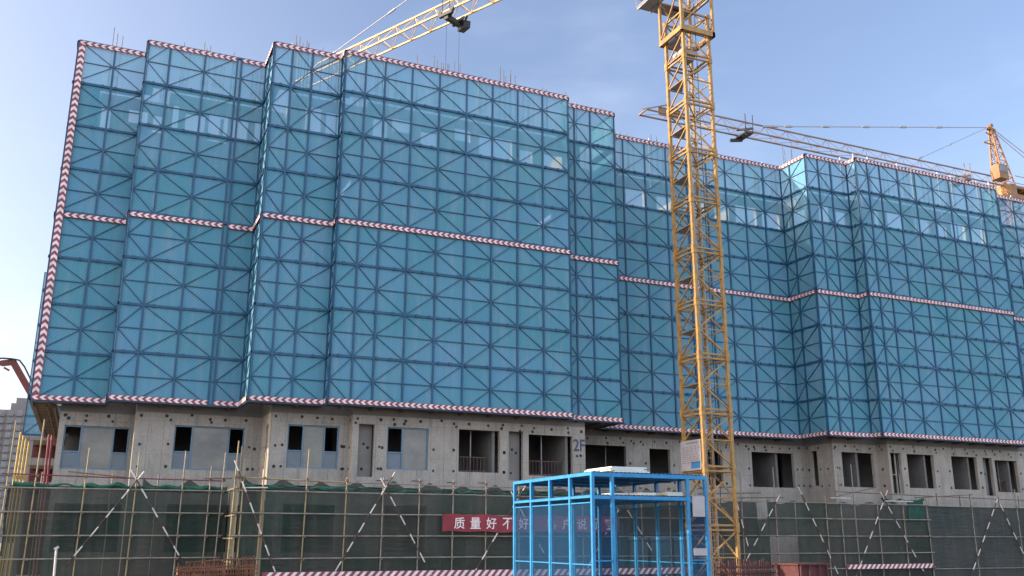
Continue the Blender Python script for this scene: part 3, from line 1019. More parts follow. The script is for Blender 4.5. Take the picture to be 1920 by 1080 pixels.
brace(C1, (1.5, Y1 - 0.16, -2.8), (3.75, Y1 - 0.16, -6.3))
net(C1, (-2.6, Y1 + 0.1), (5.24, Y1 + 0.1), G, -3.45, 'net')
net(C1, (-2.62, Y1 + 1.0), (-2.62, Y1 + 0.1), -6.0, -3.5, 'net', seg=0.12)
net_roll(C1, (-2.5, Y1 + 0.1), (5.1, Y1 + 0.1), -3.4, 0.1, 1.75, 0.05)
net(C1, (2.0, Y1 + 0.25), (5.2, Y1 + 0.25), -3.6, -3.12, 'net', bays=1.72, sag=0.38, seg=0.1, name='net_edge')

C2 = thing('tube_scaffold', 'long tube scaffold with dark green net across the middle, carrying the red banner', 'scaffold', (14, Y2, G), 'tube scaffolds along the ground storey')
for x, top, m, lean in ((5.12, -1.75, 'pole_sun', 0.1), (5.25, -1.95, 'pole_sun', 0.05), (5.4, -2.6, 'pole_sun', 0.02), (6.17, -2.15, 'pole_sun', 0.1), (7.82, -1.96, 'pole_sun', 0.08), (9.38, -3.0, 'pole_sun', 0.04), (10.88, -2.95, 'pole', 0.03), (12.4, -3.0, 'pole', 0.02),
                        (13.87, -3.0, 'pole', 0.02), (15.33, -3.0, 'pole', 0.0), (16.85, -3.05, 'pole', 0), (18.35, -3.0, 'pole', 0), (19.9, -3.05, 'pole', 0), (21.4, -3.0, 'pole', 0), (22.9, -3.0, 'pole', 0), (24.4, -3.0, 'pole', 0)):
    pole(C2, x, Y2, top, m, zs=LZ + (-3.12,), lean=lean)
for z in (-3.6, -4.42, -5.25, -6.08):
    ledger(C2, (5.0, Y2 - 0.05, z), (14.9, Y2 - 0.05, z + 0.02))
    ledger(C2, (14.9, Y2 - 0.06, z + 0.01), (25.4, Y2 - 0.05, z))
ledger(C2, (5.3, Y2 + 0.08, -3.12), (9.5, Y2 + 0.08, -3.2), 'pole_sun', 0.034)
ledger(C2, (5.4, Y2 - 0.09, -3.5), (6.3, Y2 - 0.09, -3.48), 'brace_w', 0.024)
ledger(C2, (9.4, Y2 + 0.08, -3.2), (25.3, Y2 + 0.08, -3.25), 'pole', 0.024)
for x in (10.9, 12.4, 13.9, 15.3, 16.9):
    ledger(C2, (x - 0.45, Y2 - 0.3, -3.12 + random.uniform(-0.05, 0.05)), (x + 0.5, Y2 + 1.2, -3.0), 'coupler', 0.024, 'transom_pole')
for z in (-3.5, -4.5, -5.35, -6.2):
    ledger(C2, (5.16, Y2 - 0.1, z), (5.16, Y1, z), 'pole_sun', 0.028, 'transom_pole')
brace(C2, (5.0, Y2 - 0.12, -2.5), (7.2, Y2 - 0.12, G))
brace(C2, (11.3, Y2 - 0.12, -2.75), (8.5, Y2 - 0.12, G), phase=0.2)
brace(C2, (10.7, Y2 - 0.16, -3.0), (13.4, Y2 - 0.16, G))
brace(C2, (17.2, Y2 - 0.12, -3.0), (14.25, Y2 - 0.12, G))
brace(C2, (16.4, Y2 - 0.16, -3.4), (18.9, Y2 - 0.16, G))
brace(C2, (22.1, Y2 - 0.12, -3.4), (19.4, Y2 - 0.12, G))
brace(C2, (21.6, Y2 - 0.16, -3.4), (24.4, Y2 - 0.16, G))
net(C2, (5.3, Y2 + 0.1), (25.4, Y2 + 0.1), G, -3.35, 'net', bays=1.5, sag=0.14)
net(C2, (5.25, Y1), (5.25, Y2 + 0.1), G, -3.45, 'net', seg=0.12)
net_roll(C2, (5.4, Y2 + 0.12), (11.3, Y2 + 0.12), -3.42, 0.08, 1.6, 0.06)
net(C2, (5.4, Y2 + 0.3), (25.3, Y2 + 0.3), -3.6, -3.1, 'net', bays=1.5, sag=0.33, seg=0.1, name='net_edge')
net_roll(C2, (11.0, Y2 + 0.12), (25.3, Y2 + 0.12), -3.45, 0.05, 1.5, 0.05)
kick_board(C2, (6.3, Y2 - 0.16), (25.2, Y2 - 0.16), -6.83, -6.56)

Y3 = 37.2
C3 = thing('tube_scaffold', 'tube scaffold right of the crane mast, with a torn net at its left', 'scaffold', (38, Y3, G), 'tube scaffolds along the ground storey')
for x, top, m in ((26.9, -2.3, 'pole'), (28.6, -2.2, 'pole'), (30.6, -1.9, 'pole'), (33.74, -3.2, 'pole'), (34.7, -2.1, 'pole'), (35.6, -1.6, 'pole'), (37.13, -3.1, 'pole'), (38.87, -2.0, 'pole'), (40.56, -3.2, 'pole'), (43.84, -3.1, 'pole'), (47.34, -2.6, 'pole'), (50.5, -3.1, 'pole')):
    pole(C3, x, Y3, top, m, zs=(-3.6, -4.35, -5.18, -6.0), r=0.028)
for z in (-3.6, -4.35, -5.18, -6.0, -6.72):
    ledger(C3, (25.8, Y3 - 0.05, z), (34.0, Y3 - 0.05, z + 0.02), r=0.022)
    ledger(C3, (33.8, Y3 - 0.05, z), (40.7, Y3 - 0.05, z + 0.02))
for z in (-3.62, -5.2, -6.8):
    ledger(C3, (40.6, Y3 - 0.05, z), (53.5, Y3 - 0.05, z + 0.02), r=0.022)
ledger(C3, (40.0, Y3 + 0.2, -3.2), (44.3, Y3 + 0.2, -2.95), 'coupler', 0.024)
ledger(C3, (41.6, Y3 + 0.1, -3.1), (53.5, Y3 + 0.1, -3.25), 'coupler', 0.026)
ledger(C3, (34.5, Y3 + 0.1, -3.0), (41.2, Y3 + 0.1, -3.1), 'coupler', 0.026)
ledger(C3, (34.2, Y3 - 0.3, -3.27), (37.0, Y3 - 0.1, -2.75), 'coupler', 0.024)
ledger(C3, (33.9, Y3 - 0.2, -3.33), (35.2, Y3 - 0.2, -3.34), 'brace_w', 0.03)
ledger(C3, (37.5, Y3 - 0.2, -3.42), (39.4, Y3 - 0.2, -3.42), 'brace_w', 0.028)
for a in ((26.0, -3.05, 28.5, -2.9), (26.0, -3.3, 30.0, -3.15), (27.5, -3.45, 31.4, -3.35), (26.2, -4.0, 28.2, -3.9)):
    ledger(C3, (a[0], Y3 - 0.2, a[1]), (a[2], Y3 + 0.3, a[3]), 'coupler', 0.028, 'transom_pole')
for i, x in enumerate((41.9, 43.6, 44.4, 46.6, 48.2)):
    pole(C3, x, Y3 + 0.5, -2.9 - 0.1 * (i % 2), 'coupler')
sc = Y3 / 39.9
def Q(x, z):
    return (x * sc, Y3 - 0.12, CAMZ + (z - CAMZ) * sc)
brace(C3, Q(33.05, -3.1), Q(30.2, -7.0))
brace(C3, Q(34.3, -2.65), Q(36.6, -7.25))
brace(C3, Q(40.55, -2.7), Q(37.7, -7.3), phase=0.1)
brace(C3, Q(40.0, -2.8), Q(42.75, -7.25))
brace(C3, Q(49.1, -3.0), Q(46.2, -7.3), phase=0.15)
brace(C3, Q(49.25, -3.3), Q(51.2, -7.2))
brace(C3, (28.2, Y3 - 0.15, -3.6), (28.75, Y3 - 0.15, -5.8))
net(C3, (25.6, Y3 + 0.1), (30.2, Y3 + 0.1), G, -4.4, 'net')
net(C3, (25.6, Y3 + 0.9), (30.2, Y3 + 0.9), -5.3, -3.5, 'net', bays=1.5)
net(C3, (31.9, Y3 + 0.1), (40.6, Y3 + 0.1), G, -3.5, 'net', bays=1.6)
net(C3, (30.2, Y3 + 0.12), (31.9, Y3 + 0.12), -5.2, -3.5, 'net', bays=1.6)
net(C3, (40.6, Y3 + 0.012), (53.8, Y3 + 0.012), G, -3.6, 'net2', amp=0.02)['label'] = 'plain grey-green net hung between the poles'
net_roll(C3, (37.6, Y3 + 0.1), (40.5, Y3 + 0.1), -3.3, 0.09, 1.4)
mb = MB()
mb.box(39.2, 40.3, Y3 - 0.02, Y3 + 0.02, -4.4, -3.35)
mb.build('green_tarp', M['tarp'], C3)
kick_board(C3, (34.6, Y3 - 0.16), (40.4, Y3 - 0.16), -6.75, -6.52)

# ------------------------------------------------------------------ banner
bn = thing('banner', 'long red cloth banner with white Chinese characters hung on the middle scaffold', 'banner', (17.2, Y2 - 0.2, -5.05))
P, L = wall_frame((13.35, Y2 - 0.17), (21.6, Y2 - 0.17))
rows = []
for k in range(5):
    row = []
    for i in range(67):
        t = L * i / 66
        z = -5.06 + 0.68 * k / 4 + 0.012 * math.sin(t * 1.7) + (0.02 * math.sin(t * 4.2) if k in (0, 4) else 0)
        row.append(P(t, 0.012 * math.sin(t * 3.3 + k) + 0.006, z))
    rows.append(row)
mb = MB()
mb.grid(rows)
mb.build('cloth', M['banner'], bn, smooth=True)
for ch, x in zip('质量好不好客户说了算', (14.09, 14.8, 15.51, 16.24, 16.98, 18.3, 19.03, 19.76, 20.46, 21.1)):
    lettering(ch, x - 0.24, Y2 - 0.205, -4.95, 0.46, 0.46, M['letter'], bn, offset=0.012)

# ------------------------------------------------------------------ blue protective shed
SH = thing('protective_shed', 'bright blue steel protective shed with mesh sides and a double roof', 'shed', (12.6, 22.2, G))
YS = (20.0, 21.13, 22.26, 23.4, 24.5)
XL, XR, ZT, ZM = 11.03, 14.27, -3.78, -4.32
pw = 0.078
for y in YS:
    for x in (XL, XR):
        mb = MB()
        mb.box(x - pw / 2, x + pw / 2, y - pw / 2, y + pw / 2, G, ZT - 0.001)
        mb.box(x - 0.11, x + 0.11, y - 0.11, y + 0.11, G, G + 0.012)
        mb.build('post', M['shed'], SH)
for x in (11.57, 13.73):
    for y in (20.0, 24.5):
        mb = MB()
        mb.box(x - pw / 2, x + pw / 2, y - pw / 2, y + pw / 2, G, ZT - 0.001)
        mb.build('post', M['shed'], SH)
for x in (12.2, 12.9):
    mb = MB()
    mb.box(x - 0.03, x + 0.03, 24.47, 24.53, G, ZT - 0.001)
    mb.build('post', M['shed'], SH)
for z in (ZT, ZM):
    for x in (XL, XR):
        mb = MB()
        h = 0.075 if z == ZT else 0.06
        mb.box(x - 0.035, x + 0.035, 19.99, 24.52, z - h, z + 0.002 if z == ZT else z)
        mb.build('roof_beam', M['shed'], SH)
    for y in (20.0, 24.5):
        mb = MB()
        mb.box(XL + 0.04, XR - 0.04, y - 0.033, y + 0.033, z - 0.1 if z == ZT else z - 0.09, z - 0.004)
        mb.build('roof_beam', M['shed'], SH)
    for y in YS[1:4]:
        mb = MB()
        mb.box(XL + 0.04, XR - 0.04, y - 0.03, y + 0.03, z - 0.07, z - 0.006)
        mb.build('roof_beam', M['shed'], SH)
    mb = MB()
    n = 26
    y0, y1 = 20.06, 24.44
    rows = []
    for i in range(n * 2 + 1):
        x = XL + 0.05 + (XR - XL - 0.1) * i / (n * 2)
        rows.append([(x, y0, z + 0.012 + 0.02 * (i % 2)), (x, y1, z + 0.012 + 0.02 * (i % 2))])
    mb.grid(rows)
    mb.build('roof_sheet', M['shed_deck'], SH)
for xs in (XL, XR):
    for a, c in zip(YS, YS[1:]):
        mb = MB()
        mb.poly([(xs, a + 0.07, -6.7), (xs, c - 0.07, -6.7), (xs, c - 0.07, -4.5), (xs, a + 0.07, -4.5)])
        pn = mb.build('mesh_panel', M['shed_mesh'], SH)
        mb = MB()
        for p0, p1 in (((a + 0.06, -6.7), (a + 0.06, -4.48)), ((c - 0.06, -6.7), (c - 0.06, -4.48)), ((a + 0.075, -4.49), (c - 0.075, -4.49)), ((a + 0.075, -5.92), (c - 0.075, -5.92)), ((a + 0.075, -6.69), (c - 0.075, -6.69))):
            mb.bar((xs - 0.005, p0[0], p0[1]), (xs - 0.005, p1[0], p1[1]), 0.026)
        mb.build('panel_frame', M['shed'], pn)
for x0, x1 in ((XL, 11.57), (13.73, XR)):
    for y in (20.0, 24.5):
        mb = MB()
        mb.poly([(x0 + 0.05, y, -6.7), (x1 - 0.05, y, -6.7), (x1 - 0.05, y, -4.42), (x0 + 0.05, y, -4.42)])
        mb.build('mesh_panel', M['shed_mesh'], SH)
        mb = MB()
        mb.bar((x0 + 0.045, y, -5.83), (x1 - 0.045, y, -5.83), 0.03)
        mb.build('mid_rail', M['shed'], SH)
mb = MB()
mb.poly([(11.63, 24.5, -6.7), (13.67, 24.5, -6.7), (13.67, 24.5, -4.42), (11.63, 24.5, -4.42)])
mb.build('mesh_panel', M['shed_mesh'], SH)
mb = MB()
mb.box(13.83, 14.19, 19.93, 19.95, -4.79, -4.29)
sg = mb.build('sign_plate', M['plate'], SH)
mb = MB()
mb.box(13.8, 14.2, 19.93, 19.95, -5.72, -5.55)
sg = mb.build('sign_plate', M['plate'], SH)
for k in range(3):
    mb = MB()
    x = 11.75 + 0.8 * k
    mb.box(x, x + 0.45, 20.3, 20.85, ZM + 0.035, ZM + 0.075 + 0.03 * k)
    tag(mb.build('foam_board', M['board']), ['small white board lying between the two shed roofs at the left', 'small white board lying between the two shed roofs in the middle', 'thicker white board lying between the two shed roofs at the right'][k], 'board', 'boards lying between the shed roofs')
for k in range(5):
    mb = MB()
    x0 = 11.95 + random.uniform(-0.12, 0.1)
    mb.box(x0, x0 + 1.05 + random.uniform(-0.1, 0.12), 20.6, 21.9, ZT + 0.036 + k * 0.034, ZT + 0.066 + k * 0.034)
    tag(mb.build('foam_board', M['board']), ['lowest white board of the stack on the blue shed roof', 'second lowest white board of the stack on the blue shed roof', 'middle white board of the stack on the blue shed roof', 'second highest white board of the stack on the blue shed roof', 'topmost white board of the stack on the blue shed roof'][k], 'board', 'white boards stacked on the shed roof')

# ------------------------------------------------------------------ yellow tower crane in front
CX, CY, HA, SECT = 25.24, 35.0, 0.75, 2.5
CR = thing('tower_crane', 'yellow tower crane in front of the right screen, its jib reaching over the left roof', 'crane', (CX, CY, G))
def mast_section():
    mb = MB()
    z0, z1, zm = -2.35, 0.15, -1.1
    cs = [(CX - HA, CY - HA), (CX + HA, CY - HA), (CX + HA, CY + HA), (CX - HA, CY + HA)]
    for x, y in cs:
        mb.box(x - 0.07, x + 0.07, y - 0.07, y + 0.07, z0, z1)
        mb.box(x - 0.095, x + 0.095, y - 0.095, y + 0.095, z1 - 0.2, z1 - 0.002)
        mb.box(x - 0.095, x + 0.095, y - 0.095, y + 0.095, z0 + 0.002, z0 + 0.2)
    for i in range(4):
        (xa, ya), (xb, yb) = cs[i], cs[(i + 1) % 4]
        mb.bar((xa, ya, z1 - 0.1), (xb, yb, z1 - 0.1), 0.08)
        mb.bar((xa, ya, z0 + 0.1), (xb, yb, z0 + 0.1), 0.08)
        mb.bar((xa, ya, zm), (xb, yb, zm), 0.045)
        # K bracing
        if i in (0, 2):
            mb.bar((xb, yb, z1 - 0.12), (xa, ya, zm), 0.06)
            mb.bar((xa, ya, zm), (xb, yb, z0 + 0.12), 0.06)
        else:
            mb.bar((xb, yb, z1 - 0.12), (xa, ya, zm), 0.06)
            mb.bar((xb, yb, zm), (xa, ya, z0 + 0.12), 0.06)
    mb.bar((cs[0][0], cs[0][1], z0 + 0.1), (cs[2][0], cs[2][1], z0 + 0.1), 0.05)
    return mb
first = mast_section().build('mast_section', M['yellow'], CR)
for k in list(range(-2, 0)) + list(range(1, 9)):
    c = first.copy()
    COL.objects.link(c)
    c.parent = CR
    c.location = (0, 0, k * SECT)
ZTOP = -2.35 + 9 * SECT                                             # 20.15
mb = MB()                                                          # ladder inside the mast
for x in (CX + 0.2, CX + 0.55):
    mb.tube((x, CY + 0.35, G), (x, CY + 0.35, ZTOP), 0.022, 5)
z = G + 0.3
while z < ZTOP:
    mb.tube((CX + 0.2, CY + 0.35, z), (CX + 0.55, CY + 0.35, z), 0.014, 5)
    z += 0.3
mb.build('ladder', M['grey'], CR)
for k in range(-2, 9):                                             # landings
    z = -1.1 + k * SECT
    mb = MB()
    s = 1 if k % 2 else -1
    mb.poly([(CX - 0.66, CY + 0.68, z), (CX - 0.66, CY - 0.5, z), (CX + 0.05, CY + 0.68, z)])
    mb.poly([(CX - 0.66, CY + 0.68, z + 0.03), (CX + 0.05, CY + 0.68, z + 0.03), (CX - 0.66, CY - 0.5, z + 0.03)])
    mb.poly([(CX - 0.66, CY - 0.5, z), (CX - 0.66, CY - 0.5, z + 0.03), (CX + 0.05, CY + 0.68, z + 0.03), (CX + 0.05, CY + 0.68, z)])
    mb.build('landing', M['grey'], CR)
mb = MB()
mb.chain([(CX + 0.36, CY - 0.25, z) for z in (G, -2, 4, 10, 16, 21)], 0.022)
mb.build('power_cable', M['dark'], CR)
# climbing frame
HC = 0.93
mb = MB()
cs = [(CX - HC, CY - HC), (CX + HC, CY - HC), (CX + HC, CY + HC), (CX - HC, CY + HC)]
zb, zt = 19.0, 26.0
for x, y in cs:
    mb.box(x - 0.06, x + 0.06, y - 0.06, y + 0.06, zb + 0.002, zt)
for i in range(4):
    (xa, ya), (xb, yb) = cs[i], cs[(i + 1) % 4]
    dx, dy = (1, 0) if i % 2 == 0 else (0, 1)
    sx = 0.075
    mb.bar((xa - dx * sx * (1 if xb > xa else -1), ya - dy * sx * (1 if yb > ya else -1), zb), (xb + dx * sx * (1 if xb > xa else -1) * 0.98, yb + dy * sx * (1 if yb > ya else -1) * 0.98, zb), 0.15, 0.26)
    for z in (21.4, 23.6, 25.9):
        mb.bar((xa, ya, z), (xb, yb, z), 0.08)
    for z, e in ((19.2, 21.4), (21.4, 23.6), (23.6, 25.9)):
        mb.bar((xa, ya, z), (xb, yb, e), 0.06)
mb.build('climbing_frame', M['yellow'], CR)
for z, w in ((21.35, 0.85), (23.6, 0.85)):                            # working platforms round the climbing frame
    for x0, x1, y0, y1 in ((CX - HC - w, CX - HC - 0.08, CY - HC - w, CY + HC + w), (CX + HC + 0.08, CX + HC + w * 0.4, CY - HC - w * 0.2, CY + HC + w), (CX - HC - 0.08, CX + HC + 0.08, CY + HC + 0.08, CY + HC + w)):
        mb = MB()
        mb.box(x0, x1, y0, y1, z, z + 0.05)
        mb.box(x0 + 0.03, x0 + 0.1, y0, y1, z - 0.1, z - 0.002)
        pf = mb.build('work_platform', M['grey'], CR)
        mb = MB()
        for zz in (0.55, 1.1):
            mb.chain([(x0, y0, z + zz), (x0, y1, z + zz), (x1, y1, z + zz)], 0.02)
        for p in ((x0, y0), (x0, y1), (x1, y1), (x0, (y0 + y1) / 2)):
            mb.tube((p[0], p[1], z + 0.05), (p[0], p[1], z + 1.1), 0.02)
        mb.build('guard_rail', M['yellow'], pf)
for z in (21.0, 22.4):                                             # hydraulic cylinder beam of the climbing gear
    mb = MB()
    mb.box(CX - 0.4, CX + 0.4, CY + 0.5, CY + 0.72, z, z + 0.16)
    mb.build('climbing_yoke', M['maroon'], CR)
mb = MB()
mb.box(CX - 0.55, CX + 0.35, CY - 0.3, CY + 0.5, 18.05, 18.25)
mb.box(CX - 0.3, CX + 0.3, CY - 0.1, CY + 0.4, 17.85, 18.048)
mb.build('climbing_yoke', M['grey'], CR)
# slewing unit, cab, apex
mb = MB()
mb.tube((CX, CY, 25.2), (CX, CY, 25.9), 0.95, 20)
mb.tube((CX, CY, 25.9), (CX, CY, 26.5), 0.8, 20)
mb.build('slewing_ring', M['yellow'], CR)
JD = Vector((-0.452, 0.892, 0)).normalized()
JN = Vector((JD.y, -JD.x, 0))                                      # to the right of the jib
def J(t, s, z):
    q = Vector((CX, CY, 0)) + JD * t + JN * s
    return (q.x, q.y, z)
JZ = 26.62
mb = MB()
for s in (-0.6, 0.6):
    mb.bar(J(0.6, s, 26.5), J(0, 0, 33.2), 0.12)
    mb.bar(J(-0.6, s, 26.5), J(0, 0, 33.2), 0.12)
for z in (28, 29.6, 31.2):
    f = 1 - (z - 26.5) / 6.7
    pts = [J(0.6 * f, -0.6 * f, z), J(0.6 * f, 0.6 * f, z), J(-0.6 * f, 0.6 * f, z), J(-0.6 * f, -0.6 * f, z), J(0.6 * f, -0.6 * f, z)]
    for a, c in zip(pts, pts[1:]):
        mb.bar(a, c, 0.06)
mb.build('apex_tower', M['yellow'], CR)
mb = MB()
c = [J(0.8, 0.9, 0), J(2.2, 0.9, 0), J(2.2, 2.0, 0), J(0.8, 2.0, 0)]
mb.poly([(p[0], p[1], 25.4) for p in c][::-1])
mb.poly([(p[0], p[1], 27.3) for p in c])
for i in range(4):
    a, e = c[i], c[(i + 1) % 4]
    mb.poly([(a[0], a[1], 25.4), (e[0], e[1], 25.4), (e[0], e[1], 27.3), (a[0], a[1], 27.3)])
mb.build('cab', M['yellow'], CR)
def lattice_jib(J, t0, t1, z, w, h, pitch, r, rb, taper=0.0):
    mb = MB()
    for s in (-w / 2, w / 2):
        mb.bar(J(t0, s, z), J(t1, s, z), r * 2)
    mb.bar(J(t0, 0, z + h), J(t1 - pitch, 0, z + h), r * 2)
    mb.bar(J(t1 - pitch, 0, z + h), J(t1, 0, z + 0.25), r * 1.6)
    n = round((t1 - t0) / pitch)
    p = (t1 - t0) / n
    for k in range(n):
        ta, tb, tm = t0 + k * p, t0 + (k + 1) * p, t0 + (k + 0.5) * p
        for s in (-w / 2, w / 2):
            if k < n - 1:
                mb.bar(J(ta, s, z), J(tm, 0, z + h), rb)
                mb.bar(J(tm, 0, z + h), J(tb, s, z), rb)
        mb.bar(J(ta, -w / 2, z), J(ta, w / 2, z), rb)
        mb.bar(J(ta, -w / 2, z), J(tb, w / 2, z), rb)
    mb.bar(J(t1, -w / 2, z), J(t1, w / 2, z), r * 2)
    return mb
jb = lattice_jib(J, 0.9, 31.2, JZ, 1.15, 1.1, 1.8, 0.05, 0.035).build('jib', M['jib'], CR)
TT = 16.2                                                          # trolley
mb = MB()
for s in (-0.62, 0.62):
    for t in (TT - 0.5, TT + 0.5):
        mb.tube(J(t, s - 0.08, JZ - 0.05), J(t, s + 0.08, JZ - 0.05), 0.16, 10)
        mb.bar(J(t, s, JZ - 0.05), J(TT, s * 0.5, JZ - 0.42), 0.16)
mb.bar(J(TT - 0.55, -0.62, JZ - 0.25), J(TT + 0.55, -0.62, JZ - 0.25), 0.2)
mb.bar(J(TT - 0.55, 0.62, JZ - 0.25), J(TT + 0.55, 0.62, JZ - 0.25), 0.2)
mb.bar(J(TT, -0.62, JZ - 0.42), J(TT, 0.62, JZ - 0.42), 0.3)
mb.bar(J(TT - 0.55, 0.75, JZ - 0.5), J(TT + 0.35, 1.15, JZ - 0.35), 0.45)
mb.build('trolley', M['dark'], jb)
mb = MB()
for t in (TT - 0.3, TT + 0.3):
    mb.bar(J(t, -0.62, JZ), J(t, -0.75, JZ + 1.5), 0.035)
mb.bar(J(TT - 0.3, -0.72, JZ + 1.1), J(TT + 0.3, -0.72, JZ + 1.1), 0.03)
mb.bar(J(TT - 0.3, -0.7, JZ + 0.6), J(TT + 0.3, -0.7, JZ + 0.6), 0.03)
mb.build('trolley_guard', M['dark'], jb)
for t, s in ((TT - 0.15, 0.45), (TT + 0.15, -0.4)):
    mb = MB()
    mb.tube(J(t, s, JZ - 0.4), J(t, s, 13.2), 0.012, 5)
    mb.build('hoist_rope', M['dark'], jb)
mb = MB()
mb.bar(J(TT - 0.25, 0, 12.7), J(TT + 0.25, 0, 12.7), 0.5, 0.9)
mb.chain([J(TT, 0, 12.3), J(TT, 0, 11.9), J(TT + 0.15, 0, 11.75), J(TT + 0.2, 0, 11.95)], 0.05)
mb.build('hook_block', M['dark'], jb)
mb = MB()
mb.bar(J(0.1, 0, 33.1), J(28.8, 0, JZ + 1.15), 0.05)
for t in (9, 16, 21.5, 27.6):
    f = t / 28.8
    z = 33.1 + (JZ + 1.15 - 33.1) * f
    mb.bar(J(t, 0, z), J(t + 0.7, 0, z - 0.14), 0.1)
mb.build('tie_bar', M['grey'], CR)
mb = MB()
mb.bar(J(0.1, 0, 33.1), J(12.0, 0, JZ + 1.15), 0.05)
mb.build('tie_bar', M['grey'], CR)
mb = MB()
for s in (-0.6, 0.6):
    mb.bar(J(-0.8, s, JZ), J(-13, s, JZ), 0.2)
for k in range(8):
    mb.bar(J(-1 - k * 1.6, -0.6, JZ), J(-1 - k * 1.6, 0.6, JZ), 0.1)
    mb.bar(J(-1 - k * 1.5, -0.6, JZ), J(-2.5 - k * 1.5, 0.6, JZ), 0.06)
mb.build('counter_jib', M['yellow'], CR)
for k in range(3):
    mb = MB()
    t = -11 - 0.6 * k
    mb.bar(J(t, 0, JZ - 0.9), J(t - 0.5, 0, JZ - 0.9), 1.1, 1.7)
    mb.build('counterweight', M['conc'], CR)
mb = MB()
mb.bar(J(-0.1, 0, 33.1), J(-12.0, 0, JZ + 0.1), 0.06)
mb.build('tie_bar', M['grey'], CR)
# notice board on the mast
mb = MB()
xb = CX - HA - 0.1
ZB0, ZB1 = -2.36, -1.08
mb.box(xb - 0.02, xb, CY - 0.66, CY + 0.86, ZB0, ZB1)
mb.box(xb - 0.06, xb - 0.021, CY - 0.66, CY + 0.86, ZB0 - 0.05, ZB0 - 0.001)
sb = mb.build('notice_board', M['plate'], CR)
mb = MB()
xi = xb - 0.024
mb.poly([(xi, CY + 0.45, ZB1 - 0.16), (xi, CY - 0.45, ZB1 - 0.16), (xi, CY - 0.45, ZB1 - 0.08), (xi, CY + 0.45, ZB1 - 0.08)])
for k in range(9):
    z = ZB1 - 0.28 - k * 0.085
    y = 0.75
    while y > -0.5:
        w = random.uniform(0.08, 0.3)
        mb.poly([(xi, CY + y, z - 0.035), (xi, CY + y - w, z - 0.035), (xi, CY + y - w, z), (xi, CY + y, z)])
        y -= w + random.uniform(0.05, 0.12)
mb.build('notice_text', M['ink'], sb)
mb = MB()
mb.poly([(xi, CY + 0.1, ZB0 + 0.04), (xi, CY - 0.58, ZB0 + 0.04), (xi, CY - 0.58, ZB0 + 0.32), (xi, CY + 0.1, ZB0 + 0.32)])
mb.build('notice_block', M['sign_blue'], sb)

# ------------------------------------------------------------------ far tower crane
FX, FY = 83.4, 62.0
FC = thing('tower_crane', 'far orange tower crane beyond the right blue screen, its long level jib pointing left', 'crane', (FX, FY, G))
mb = MB()
h = 0.8
cs = [(FX - h, FY - h), (FX + h, FY - h), (FX + h, FY + h), (FX - h, FY + h)]
for x, y in cs:
    mb.bar((x, y, G), (x, y, 29.0), 0.16)
z = G
while z < 28.5:
    for i in range(4):
        (xa, ya), (xb2, yb) = cs[i], cs[(i + 1) % 4]
        mb.bar((xa, ya, z), (xb2, yb, z), 0.08)
        mb.bar((xa, ya, z), (xb2, yb, z + 1.25), 0.07)
        mb.bar((xb2, yb, z + 1.25), (xa, ya, z + 2.5), 0.07)
    z += 2.5
mb.build('mast', M['far_crane'], FC)
mb = MB()
mb.box(FX - 1.25, FX + 1.25, FY - 1.25, FY + 1.25, 28.3, 28.75)
for x, y in ((-1.2, -1.2), (1.2, -1.2), (1.2, 1.2), (-1.2, 1.2)):
    mb.bar((FX + x, FY + y, 25.2), (FX + x, FY + y, 28.3), 0.14)
for z in (25.3, 26.8):
    mb.bar((FX - 1.2, FY - 1.2, z), (FX + 1.2, FY - 1.2, z), 0.14)
    mb.bar((FX - 1.2, FY - 1.2, z), (FX - 1.2, FY + 1.2, z), 0.14)
    mb.bar((FX + 1.2, FY - 1.2, z), (FX + 1.2, FY + 1.2, z), 0.14)
    mb.bar((FX - 1.2, FY - 1.2, z), (FX + 1.2, FY - 1.2, z + 1.4), 0.09)
mb.build('climbing_frame', M['far_crane'], FC)
mb = MB()
mb.tube((FX, FY, 28.75), (FX, FY, 29.9), 1.15, 16)
mb.build('slewing_ring', M['far_crane'], FC)
mb = MB()
ap = (FX - 0.7, FY, 36.6)
lg = [(FX - 0.75, FY - 0.7, 30.0), (FX + 0.75, FY - 0.7, 30.0), (FX + 0.75, FY + 0.7, 30.0), (FX - 0.75, FY + 0.7, 30.0)]
tp = [(ap[0] + dx, ap[1] + dy, 36.3) for dx, dy in ((-0.18, -0.15), (0.18, -0.15), (0.18, 0.15), (-0.18, 0.15))]
for a, c in zip(lg, tp):
    mb.bar(a, c, 0.13)
n = 7
for k in range(n):
    f0, f1 = k / n, (k + 1) / n
    for i in range(4):
        a0 = Vector(lg[i]).lerp(Vector(tp[i]), f0); c1 = Vector(lg[(i + 1) % 4]).lerp(Vector(tp[(i + 1) % 4]), f1); c0 = Vector(lg[(i + 1) % 4]).lerp(Vector(tp[(i + 1) % 4]), f0)
        mb.bar(a0, c1, 0.06); mb.bar(a0, c0, 0.05)
mb.bar((ap[0] - 0.6, ap[1], 36.35), (ap[0] + 0.5, ap[1], 36.2), 0.3)
mb.bar((ap[0] - 0.2, ap[1], 36.6), (ap[0] + 0.15, ap[1], 36.75), 0.35)
mb.bar((ap[0] - 1.4, ap[1], 34.6), (ap[0] + 0.2, ap[1], 34.5), 0.1)
mb.bar((ap[0] - 1.4, ap[1], 34.6), (ap[0] - 0.4, ap[1] , 35.0), 0.06)
mb.bar((ap[0] - 0.9, ap[1], 35.8), (ap[0], ap[1], 35.5), 0.09)
mb.build('apex_tower', M['far_crane'], FC)
def JF(t, s, z):
    return (FX - 1.0 - t, FY + s, z)
fj = lattice_jib(JF, 0.0, 42.6, 29.75, 1.2, 1.15, 2.4, 0.055, 0.03).build('jib', M['far_jib'], FC)
